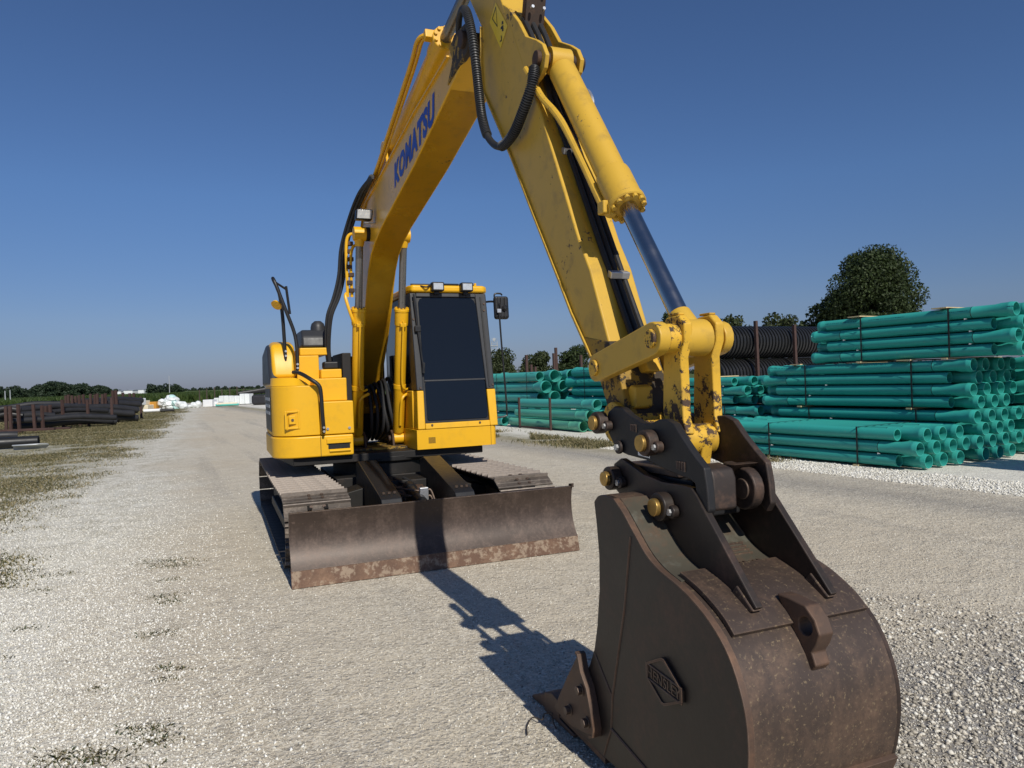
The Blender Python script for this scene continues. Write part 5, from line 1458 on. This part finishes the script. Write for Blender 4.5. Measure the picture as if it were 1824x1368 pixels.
tree('round tree at the cab edge under the pale tower', -1.4, 72, 5.0, 2.6, 6000, 0.13, M['leaf2'], 27, 0.1, 22)
tree('low round tree in the gap right of the cab', 2.8, 75, 4.3, 2.4, 6000, 0.13, M['leaf2'], 28, 0.1, 22)
tree('dark round tree just left of the excavator arm', 6.9, 76, 4.9, 2.7, 6000, 0.13, M['leaf'], 29, 0.1, 22)

# far wood at the left and thin tree lines: masses nobody could count
def wood(name, label, px0, px1, Y, hmin, hmax, n, size, seed):
    rr = random.Random(seed)
    cs, rs = [], []
    N = max(8, int((px1 - px0) / 1.6))
    for i in range(N):
        px = px0 + (px1 - px0) * (i + rr.random()) / N
        yy = Y * rr.uniform(0.97, 1.06)
        h = rr.uniform(hmin, hmax) * (0.70 + 0.35 * math.exp(-((px - 92) / 16) ** 2) + 0.25 * math.exp(-((px - 125) / 14) ** 2) + 0.12 * math.sin(px * 0.16 + seed)) if Y < 350 else rr.uniform(hmin, hmax) * (0.75 + 0.25 * math.sin(i * 0.7 + seed))
        for k in range(3):
            r_ = h * rr.uniform(0.25, 0.38)
            cs.append(((px - 912) / 1290 * yy + rr.uniform(-1, 1) * h * 0.3, yy + rr.uniform(-2, 2), max(r_ * 0.6, h * (0.25 + 0.27 * k)))); rs.append(r_)
    o = leaf_cloud(name, cs, rs, n, size, M['leaf_far'], seed, None, 0.85)
    tag(o, label, 'wood', None, 'stuff')
wood('far_wood', 'dark far wood behind the field at the left', -60, 170, 300, 5.2, 6.8, 60000, 0.36, 41)
wood('far_wood', 'rounded end of the far wood', 170, 199, 310, 4.6, 5.8, 9000, 0.36, 42)
wood('far_tree_line', 'small far clump of trees on the horizon past the field', 262, 325, 520, 4.0, 7.0, 6000, 0.55, 43)
wood('far_tree_line', 'thin far tree line low on the horizon', 195, 470, 900, 2.5, 5.0, 7000, 0.8, 44)
wood('far_tree_line', 'far tree line on the right horizon', 700, 1900, 700, 3.0, 6.0, 14000, 0.9, 45)

# field crop
def blades(name, pts, h, wdt, mat, seed, lean=0.35):
    g_ = np.random.default_rng(seed)
    n = len(pts)
    an = g_.random(n) * 6.283
    hh = h * (0.5 + 0.8 * g_.random(n)) if np.isscalar(h) else h * (0.6 + 0.7 * g_.random(n))
    ww = wdt * (0.6 + 0.8 * g_.random(n))
    ax = np.stack([np.cos(an), np.sin(an), np.zeros(n)], 1)
    le = g_.normal(size=(n, 2)) * lean
    top = pts + np.stack([le[:, 0] * hh, le[:, 1] * hh, hh], 1)
    mid = pts + np.stack([le[:, 0] * hh * 0.3, le[:, 1] * hh * 0.3, hh * 0.55], 1)
    v = np.stack([pts - ax * ww[:, None], pts + ax * ww[:, None], mid + ax * ww[:, None] * 0.8, top, mid - ax * ww[:, None] * 0.8], 1).reshape(-1, 3)
    me = bpy.data.meshes.new(name)
    me.vertices.add(5 * n); me.vertices.foreach_set('co', v.ravel())
    me.loops.add(5 * n); me.loops.foreach_set('vertex_index', np.arange(5 * n))
    me.polygons.add(n); me.polygons.foreach_set('loop_start', np.arange(n) * 5); me.polygons.foreach_set('loop_total', np.full(n, 5))
    me.materials.append(mat); me.update(); me.validate()
    return link(name, me)


n = 34000
Yc = 90 + 120 * rng.random(n) ** 1.8
pxc = rng.uniform(-40, 480, n)
pts = np.stack([(pxc - 912) / 1290 * Yc, Yc, np.full(n, 0.02)], 1)
o = blades('field_crop', pts, 0.95, 0.16, M['corn'], 51, 0.25)
tag(o, 'dense green field crop beyond the storage yard', 'crop', None, 'stuff')

# ------------------------------------------------------------------ left storage yard
def at(px, Y, z=0.0): return Vector(((px - 912) / 1290.0 * Y, Y, z))


ORD = 'first second third fourth fifth sixth seventh eighth ninth tenth eleventh twelfth thirteenth fourteenth fifteenth sixteenth seventeenth eighteenth nineteenth twentieth twenty-first twenty-second twenty-third twenty-fourth twenty-fifth twenty-sixth last'.split()
posts = [(9, 30.5, 1.35), (17, 30.5, 1.35), (32, 30.8, 1.40), (60, 31.5, 1.38), (74, 32, 1.30), (80, 33, 1.25), (88, 33, 1.30), (111, 33.5, 1.55), (116, 36, 1.75), (121, 36, 1.80), (127, 36, 1.75), (134, 36.5, 1.7), (141, 36, 1.75), (150, 36.5, 1.78), (156, 34.5, 1.5), (160, 37, 1.8), (168, 37, 1.75), (173, 37, 1.8), (181, 37.2, 1.75), (187, 37.5, 1.8), (198, 35.5, 1.55), (202, 38, 1.95), (208, 38, 1.95), (219, 41, 1.8), (232, 41, 1.75), (237, 42, 1.75), (250, 42, 1.5)]
ppm = {}
for k, (px, Y, h) in enumerate(posts):
    key = round(h, 2)
    if key not in ppm:
        ppm[key] = MB().box(-0.055, 0.055, -0.045, 0.045, 0, h * 0.87).mesh('rack_post', M['rust'], False)
    o = link('rack_post', ppm[key])
    o.location = at(px, Y); o.rotation_euler = (R(rnd.uniform(-1.5, 1.5)), R(rnd.uniform(-1.5, 1.5)), rnd.uniform(-0.2, 0.2))
    tag(o, ORD[k] + ' upright rusty post counted from the left in the far left racks', 'post', 'rusty storage rack posts at far left')


def bent_pipe(name, label, pts, r, mat, group, cat='pipe', rings=False):
    path = smoothpath(pts, 14)
    if rings:
        rad = [r * (1.0 if i % 2 else 0.9) for i in range(len(path))]
    else:
        rad = r
    o = MB().tube(path, rad, 14, cap=False).build(name, mat, fix=False)
    so2 = o.modifiers.new('wall', 'SOLIDIFY'); so2.thickness = 0.02; so2.offset = -1
    tag(o, label, cat, group)
    return o


bp = [  # (px0, px1, Y0, Y1, z0, z1, r, label)
    (2, 150, 31.5, 35, 0.95, 0.95, 0.14), (-20, 95, 31.0, 33, 0.62, 0.62, 0.15), (20, 205, 31.2, 34.5, 0.52, 0.40, 0.13), (20, 198, 31.5, 35, 0.24, 0.22, 0.15),
    (110, 243, 35.2, 38.5, 0.95, 0.62, 0.17), (115, 248, 36.0, 39.8, 1.0, 0.90, 0.16), (90, 236, 35.0, 38.0, 0.62, 0.45, 0.17), (100, 243, 35.4, 38.4, 0.28, 0.20, 0.17),
    (30, 190, 32.0, 36, 0.78, 0.70, 0.12), (120, 205, 34.0, 35.5, 0.42, 0.16, 0.14), (-20, 110, 33.5, 35.5, 1.0, 1.12, 0.14), (130, 252, 36.8, 41, 1.2, 1.08, 0.15), (-30, 36, 30.8, 31.4, 0.98, 0.96, 0.12), (-30, 40, 30.9, 31.5, 0.74, 0.72, 0.12)]
for k, (a_, b_, Ya, Yb, za, zb, r_) in enumerate(bp):
    p0, p1 = at(a_, Ya, za), at(b_, Yb, zb)
    mid = p0.lerp(p1, 0.6) + Vector((0, 0, 0.10))
    bent_pipe('black_pipe', 'long black plastic pipe lying among the rusty posts at far left', [p0, p0.lerp(p1, 0.3) + Vector((0, 0, 0.03)), mid, p1], r_, M['blackpipe_dusty'], 'black pipes in the storage racks at far left')
for k, (px, Y, w_, h_) in enumerate(((40, 30.0, 2.4, 0.10), (78, 30.6, 2.0, 0.08))):
    o = MB().box(-w_ / 2, w_ / 2, -0.08, 0.08, 0, h_).build('timber', M['cream'] if False else M['rust'], bevel=0.01)
    o.location = at(px, Y, 0.12); o.rotation_euler = (0, 0, 0.12)
    tag(o, ('longer rusty beam lying low before the left racks', 'shorter rusty beam lying low before the left racks')[k], 'beam')
bent_pipe('black_pipe', 'black plastic pipe with open end lying on white gravel at the left edge', [at(-30, 21.6, 0.19), at(15, 21.9, 0.19), at(66, 22.2, 0.19)], 0.17, M['blackpipe'], None)
bent_pipe('black_pipe', 'black plastic pipe behind the open-ended one at the left edge', [at(-30, 22.6, 0.36), at(5, 22.8, 0.36), at(28, 23.0, 0.34)], 0.13, M['blackpipe_dusty'], None)
hp = MB(); N_ = 10
for i in range(N_ + 1):
    a_ = R(20 + 150 * i / N_)
    for yy in (0.0, 0.9): hp.v.append((yy * (0.6 + 0.4 * math.sin(a_)), 0.13 * math.cos(a_), 0.02 + 0.13 * math.sin(a_)))
for i in range(N_): hp.f.append((2 * i, 2 * i + 1, 2 * i + 3, 2 * i + 2)); hp.mi.append(0)
o = hp.build('split_pipe', M['galv'], fix=False); o.location = at(18, 21.2, 0.0); o.rotation_euler = (R(-50), 0, R(25))
sm_ = o.modifiers.new('wall', 'SOLIDIFY'); sm_.thickness = 0.02
tag(o, 'pale grey split pipe half lying at the left edge', 'pipe')

# wrapped bundles heap
heap = [(i, j) for i in range(7) for j in range(3)]
bagme = []
for q in range(4):
    bm = bmesh.new(); bmesh.ops.create_icosphere(bm, subdivisions=2, radius=0.5)
    for v_ in bm.verts:
        v_.co += Vector((rnd.uniform(-.06, .06), rnd.uniform(-.06, .06), rnd.uniform(-.06, .06))); v_.co.z *= 0.75; v_.co.x *= 1.15
    me = bpy.data.meshes.new('wrapped_bundle'); bm.to_mesh(me); bm.free(); bagme.append(me)
    me.materials.append(M['whitewrap'] if q < 2 else M['tealwrap'])
spots = [(283, 0.3), (289, 0.3), (295, 0.3), (302, 0.3), (308, 0.3), (314, 0.3), (320, 0.3), (326, 0.3), (286, 0.72), (292, 0.75), (300, 0.72), (306, 0.75), (312, 0.7), (318, 0.65), (325, 0.55), (288, 1.0), (299, 1.1), (305, 1.15), (310, 1.05), (303, 1.42), (307, 1.35)]
for k, (px, z) in enumerate(spots):
    teal = px > 306 and rnd.random() < 0.75
    o = link('wrapped_bundle', bagme[rnd.choice((2, 3)) if teal else rnd.choice((0, 1))])
    o.location = at(px, 60 + rnd.uniform(-0.5, 0.5), z * 0.72); o.rotation_euler = (rnd.uniform(-.4, .4), rnd.uniform(-.4, .4), rnd.uniform(0, 6)); o.scale = [rnd.uniform(0.55, 0.8)] * 3
    if teal: tag(o, 'pale teal wrapped bundle in the heap beyond the left racks', 'bundle', 'teal wrapped bundles in the heap')
    else: tag(o, 'white wrapped bundle in the heap beyond the left racks', 'bundle', 'white wrapped bundles in the heap')


def far_box(name, label, px0, px1, Y, z0, z1, mat, dep=1.0, cat='crate', group=None, bev=0.05):
    a_, b_ = at(px0, Y), at(px1, Y)
    o = MB().box(a_.x, b_.x, Y, Y + dep, z0, z1).build(name, mat, bevel=bev)
    tag(o, label, cat, group)
    return o


far_box('pipe_crate', 'white pipe crate behind the rusty posts', 210, 226, 56, 0.5, 1.08, M['whiteplastic'], 1.2)
far_box('pipe_crate', 'white pipe crate right of the tallest left posts', 228, 246, 57, 0.5, 1.05, M['whiteplastic'], 1.2)
far_box('pipe_crate', 'cream coloured crate under the white crates', 240, 262, 58, 0.02, 0.5, M['cream'], 1.2)
far_box('pallet_load', 'orange load beside the white heap', 263, 277, 59, 0.02, 0.72, M['orange'], 1.0, 'load')
far_box('pallet_load', 'pale load sitting on top of the cream crate', 248, 258, 58.3, 0.505, 0.85, M['cream'], 0.8, 'load')
for k, (p0, p1, Y, mt, lab) in enumerate(((254, 283, 54, 'whiteplastic', 'single white pipe lying on grass before the heap'), (284, 309, 53, 'blackpipe', 'single black pipe lying on grass before the heap'))):
    o = MB().tube([at(p0, Y, 0.14), at(p1, Y + 0.5, 0.14)], 0.12, 12).build('lying_pipe', M[mt], fix=False); tag(o, lab, 'pipe')
for k, (px, w_, h_) in enumerate(((338, 9, 0.4), (346, 10, 0.65), (352, 7, 0.8))):
    o = link('white_sack', bagme[k % 2]); o.location = at(px, 63, h_ * 0.4); o.scale = (w_ / 14, 0.6, h_ * 1.1)
    tag(o, ('smallest', 'middle', 'tallest')[k] + ' white sack right of the teal and white heap', 'sack', 'white sacks beyond the road')
far_box('white_tank', 'square white tank right of the white sacks', 360, 377, 64, 0.02, 0.66, M['whiteplastic'], 1.1, 'tank')
far_box('white_tank', 'low white box beside the square white tank', 378, 388, 64.5, 0.02, 0.45, M['whiteplastic'], 1.1, 'tank')
for k in range(7):
    p0 = 380 + k * 9.2
    far_box('wrapped_pallet', ('first', 'second', 'third', 'fourth', 'fifth', 'sixth', 'last')[k] + ' white wrapped pallet from the left in the far row', p0, p0 + 8.0, 68 + k * 0.2, 0.05, 0.74 + 0.10 * ((k * 3) % 4) * 0.5 + 0.03 * k, M['whitewrap'], 1.2, 'pallet', 'white wrapped pallets in the far row')
for k in range(5):
    a_ = at(383 + k * 2.3, 62.5, 0.18 + 0.1 * (k % 2))
    o = MB().tube([a_, a_ + Vector((1.4, 0.4, 0.0))], 0.10, 10).build('short_pipe', M['cream'] if k % 2 else M['pvc_mid'], fix=False)
    tag(o, ('cream short pipe in the small pile before the wrapped pallets', 'teal short pipe in the small pile before the wrapped pallets')[0 if k % 2 else 1], 'pipe', ('cream' if k % 2 else 'teal') + ' short pipes before the pallets')
for k in range(7):
    a_ = at(424 + k * 6.5, 70 + k * 0.6, 1.08 + 0.03 * (k % 3))
    o = MB().tube([a_, a_ + Vector((2.4, 1.2, 0.35))], 0.16, 10).build('black_pipe', M['blackpipe_dusty'], fix=False)
    tag(o, ORD[k] + ' slanted black pipe from the left above the white wrapped pallets', 'pipe', 'slanted black pipes above the pallets')
o = MB().box(at(446, 65).x, at(474, 65).x, 65, 66.4, 0.02, 0.95).build('black_load', M['blackpipe_dusty'], bevel=0.25, seg=3)
tag(o, 'dark rounded load at the far right of the wrapped pallets', 'load')
for k, px in enumerate((355, 368, 382, 395, 409, 422, 434)):
    o = MB().lathe((0, 0, 0), (0, 0, 1), [(0, 0.08), (1.55 + 0.12 * (k % 3), 0.07)], 8).build('fence_post', M['polewood'], fix=False)
    o.location = at(px, 84); tag(o, ORD[k] + ' dark wooden post from the left in the row before the field', 'post', 'dark posts before the field')
for k, (px, Y, h, lab) in enumerate(((302, 150, 4.6, 'slim pole standing in the field behind the heap'), (18, 120, 2.6, 'right slim pole before the far wood'), (9, 110, 2.4, 'left slim pole before the far wood'))):
    o = MB().lathe((0, 0, 0), (0, 0, 1), [(0, 0.10), (h, 0.06)], 8).build('utility_pole', M['galv'], fix=False)
    o.location = at(px, Y); tag(o, lab, 'pole', 'slim poles in the field')
for k, (p0, p1, h) in enumerate(((205, 215, 2.4), (220, 236, 2.7), (246, 256, 2.9))):
    a_, b_ = at(p0, 560), at(p1, 560)
    root = empty('far_shed', (a_.x, 560, 0)); tag(root, ('leftmost', 'middle', 'rightmost')[k] + ' of three long white sheds on the horizon', 'shed', 'white sheds on the horizon')
    L_ = b_.x - a_.x
    MB().box(0, L_, 0, 10, 0, h).build('wall', M['farwhite'], root)
    MB().prism([(-0.4, h + 0.02), (10.4, h + 0.02), (5, h + 0.6)], -0.3, L_ + 0.3).build('roof', M['galv'], root)

# pale lattice tower above the trees
TW = empty('lattice_tower', at(883, 330)); tag(TW, 'pale lattice tower with headhouse rising behind the tree by the cab', 'tower')
for sx in (-1, 1):
    for sy in (-1, 1):
        MB().tube([(sx * 2.0, sy * 2.0, 0), (sx * 1.3, sy * 1.3, 19)], 0.13, 6).build('leg', M['galv'], TW, fix=False)
for k in range(7):
    z = 2 + k * 2.6; w_ = 2.0 - 0.7 * z / 19
    MB().tube([(-w_, -w_, z), (w_, -w_, z + 2.4)], 0.09, 5).tube([(w_, -w_, z), (-w_, -w_, z + 2.4)], 0.09, 5).tube([(-w_, -w_, z), (w_, -w_, z)], 0.09, 5).build('brace', M['galv'], TW, fix=False)
MB().box(-1.7, 1.7, -1.7, 1.7, 16.6, 16.9).build('platform', M['galv'], TW)
MB().box(-0.6, 0.6, -0.6, 0.6, 19.0, 20.3).build('top_house', M['galv'], TW)

# ------------------------------------------------------------------ gravel stones, grass and weeds
def stones(name, label, n, xy, size, seed, mat):
    g_ = np.random.default_rng(seed)
    base = np.array([[1, 0, 0], [0, 1, 0], [-1, 0, 0], [0, -1, 0], [0.2, 0.1, 0.75], [0, 0, -0.6]], float)
    tri = np.array([[0, 1, 4], [1, 2, 4], [2, 3, 4], [3, 0, 4], [1, 0, 5], [2, 1, 5], [3, 2, 5], [0, 3, 5]])
    v = base[None] * (0.7 + 0.6 * g_.random((n, 6, 1))) + g_.normal(size=(n, 6, 3)) * 0.12
    an = g_.random(n) * 6.283
    c, s_ = np.cos(an)[:, None], np.sin(an)[:, None]
    x = v[..., 0] * c - v[..., 1] * s_; y = v[..., 0] * s_ + v[..., 1] * c
    v = np.stack([x, y, v[..., 2]], -1) * size[:, None, None]
    v[..., 0] += xy[:, 0:1]; v[..., 1] += xy[:, 1:2]; v[..., 2] += size[:, None] * 0.25
    f = (tri[None] + (np.arange(n) * 6)[:, None, None]).reshape(-1, 3)
    me = bpy.data.meshes.new(name)
    me.vertices.add(n * 6); me.vertices.foreach_set('co', v.ravel())
    me.loops.add(len(f) * 3); me.loops.foreach_set('vertex_index', f.ravel())
    me.polygons.add(len(f)); me.polygons.foreach_set('loop_start', np.arange(len(f)) * 3); me.polygons.foreach_set('loop_total', np.full(len(f), 3))
    me.materials.append(mat); me.update(); me.validate()
    o = link(name, me)
    tag(o, label, 'gravel', None, 'stuff')
    return o


def wedge(n, y0, y1, u0, u1, pw=1.0, seed=0):
    g_ = np.random.default_rng(seed)
    Y = y0 + (y1 - y0) * g_.random(n) ** pw
    px = g_.uniform(u0, u1, n)
    return np.stack([(px - 912) / 1290 * Y, Y], 1)


xy = wedge(120000, 2.3, 9.5, -60, 1880, 1.1, 61)
xy = xy[rng.random(len(xy)) < np.clip((9.5 - xy[:, 1]) / 4.0, 0.0, 1.0)]
stones('gravel', 'fine loose grey gravel over the packed yard', len(xy), xy, 0.0022 + 0.0055 * rng.random(len(xy)) ** 3.5, 62, M['stone'])
xy = wedge(52000, 2.2, 5.2, 1350, 2500, 1.0, 63)
keep = rng.random(len(xy)) < np.clip((5.0 - 0.4 * np.sin(xy[:, 0] * 2.1) - xy[:, 1]) / 1.3, 0, 0.75) * np.clip((xy[:, 0] - 0.8) * 1.2, 0, 1)
xy = xy[keep]
stones('coarse_gravel', 'coarse grey and white stones beside the bucket', len(xy), xy, 0.0045 + 0.013 * rng.random(len(xy)) ** 5, 64, M['stone'])


def white_stone():
    t = NT('white_gravel_stones')
    ri = t.N('NewGeometry').outputs['Random Per Island']
    return t.fin(t.ramp(ri, [(0.0, (0.46, 0.435, 0.37)), (0.5, (0.70, 0.675, 0.60)), (1.0, (0.85, 0.835, 0.78))]), 0.85, 0, None, 0.25)


M['wstone'] = white_stone()
xy = wedge(130000, 2.6, 15.0, -80, 520, 1.0, 65)
xy = xy[rng.random(len(xy)) < np.clip((15.0 - xy[:, 1]) / 8.0, 0.0, 1.0)]
xy = xy[(xy[:, 0] + 0.45 * xy[:, 1] + 0.1) < rng.normal(size=len(xy)) * 0.5]
stones('white_gravel', 'whitish crushed stone along the left verge', len(xy), xy, 0.0032 + 0.0085 * rng.random(len(xy)) ** 3, 66, M['wstone'])
n = 16000
sq = rng.uniform(-1.1, 0.0, n); al = rng.uniform(-3.5, 9.0, n)
xy = np.stack([F0.x + PQ.x * sq - PP.x * al, F0.y + PQ.y * sq - PP.y * al], 1)
stones('white_gravel', 'white crushed stone strip before the teal pipes', n, xy, 0.007 + 0.015 * rng.random(n) ** 2, 67, M['wstone'])

# grass on the verges
def vnoise(x, y, s, seed):
    g_ = np.random.default_rng(seed); G = g_.random((64, 64))
    u, v = x * s % 63, y * s % 63
    i, j = u.astype(int), v.astype(int); fu, fv = u - i, v - j
    fu, fv = fu * fu * (3 - 2 * fu), fv * fv * (3 - 2 * fv)
    return (G[i, j] * (1 - fu) + G[i + 1, j] * fu) * (1 - fv) + (G[i, j + 1] * (1 - fu) + G[i + 1, j + 1] * fu) * fv


n = 620000
Y = 6.0 + 54.0 * rng.random(n) ** 1.9
px = rng.uniform(-80, 520, n)
X = (px - 912) / 1290 * Y
e = X + 0.41 * Y + 1.9
den = 0.55 * vnoise(X + 200, Y, 0.45, 71) + 0.45 * vnoise(X + 200, Y, 1.6, 72)
pk = np.clip((den - 0.36 + 0.009 * np.minimum(Y - 8, 22) + 0.13 * np.clip((17 - Y) / 5, 0, 1)) * 3.2, 0.0, 1.0) ** 1.6
pk *= np.clip(-(e - 1.6 * (den - 0.5)) * 0.8, 0, 1) * np.clip((Y - 5.0) * 0.05 + 0.20, 0.25, 1.0)
k = rng.random(n) < pk
pts = np.stack([X[k], Y[k], np.zeros(k.sum())], 1)
tag(blades('verge_grass', pts, 0.016 + 0.0011 * pts[:, 1], 0.005, M['grass'], 73, 0.8), 'patchy short dry grass along the left verge', 'grass', None, 'stuff')
n = 26000
al = rng.uniform(1.0, 13.5, n); sq = rng.normal(size=n) * 0.35 - 0.75
X = F0.x + PQ.x * sq - PP.x * al; Y = F0.y + PQ.y * sq - PP.y * al
den = vnoise(X + 50, Y, 1.1, 74)
k = (den > 0.42 + 0.25 * (al < 6)) & ((al > 6.5) | (sq > -0.5))
k &= ~((al < 4.6) & (sq > -0.06))
pts = np.stack([X[k], Y[k], np.zeros(k.sum())], 1)
tag(blades('verge_grass', pts, 0.075, 0.006, M['grass'], 75, 0.5), 'patchy grass strip before the teal pipes', 'grass', None, 'stuff')
# weed tufts in the foreground gravel: (x, y, spread, blades)
tufts = [(-3.27, 6.75, 0.10, 160), (-3.15, 6.55, 0.07, 90), (-2.75, 5.6, 0.05, 50), (-2.62, 5.45, 0.05, 50), (-2.35, 4.75, 0.05, 60), (-2.0, 4.15, 0.04, 50), (-1.98, 4.0, 0.03, 30), (-1.78, 3.42, 0.05, 90), (-1.70, 3.30, 0.04, 60), (-1.95, 3.12, 0.07, 140), (-1.85, 3.18, 0.05, 60), (-2.05, 3.2, 0.04, 50), (-1.62, 3.02, 0.05, 50),
         (-3.4, 4.95, 0.04, 40), (-2.75, 3.55, 0.03, 25), (-2.3, 3.9, 0.02, 16), (-3.9, 5.9, 0.05, 40), (-4.1, 6.4, 0.08, 80), (-4.6, 6.6, 0.1, 110), (-3.2, 4.4, 0.03, 25), (-2.95, 6.1, 0.05, 40), (-2.45, 3.0, 0.03, 20), (2.5, 12.4, 0.2, 120), (3.9, 12.9, 0.25, 200), (4.1, 13.1, 0.2, 150)]
P_, H_ = [], []
for (x, y, s_, c_) in tufts:
    for q in range(int(c_ * 1.7)):
        P_.append((x + rng.normal() * s_ * 1.6, y + rng.normal() * s_ * 0.8, 0)); H_.append(0.007 + 0.017 * rng.random() ** 2)
tag(blades('weed_tufts', np.array(P_), np.array(H_), 0.0032, M['weed'], 77, 1.1), 'small green weed tufts in the foreground gravel', 'weeds', None, 'stuff')
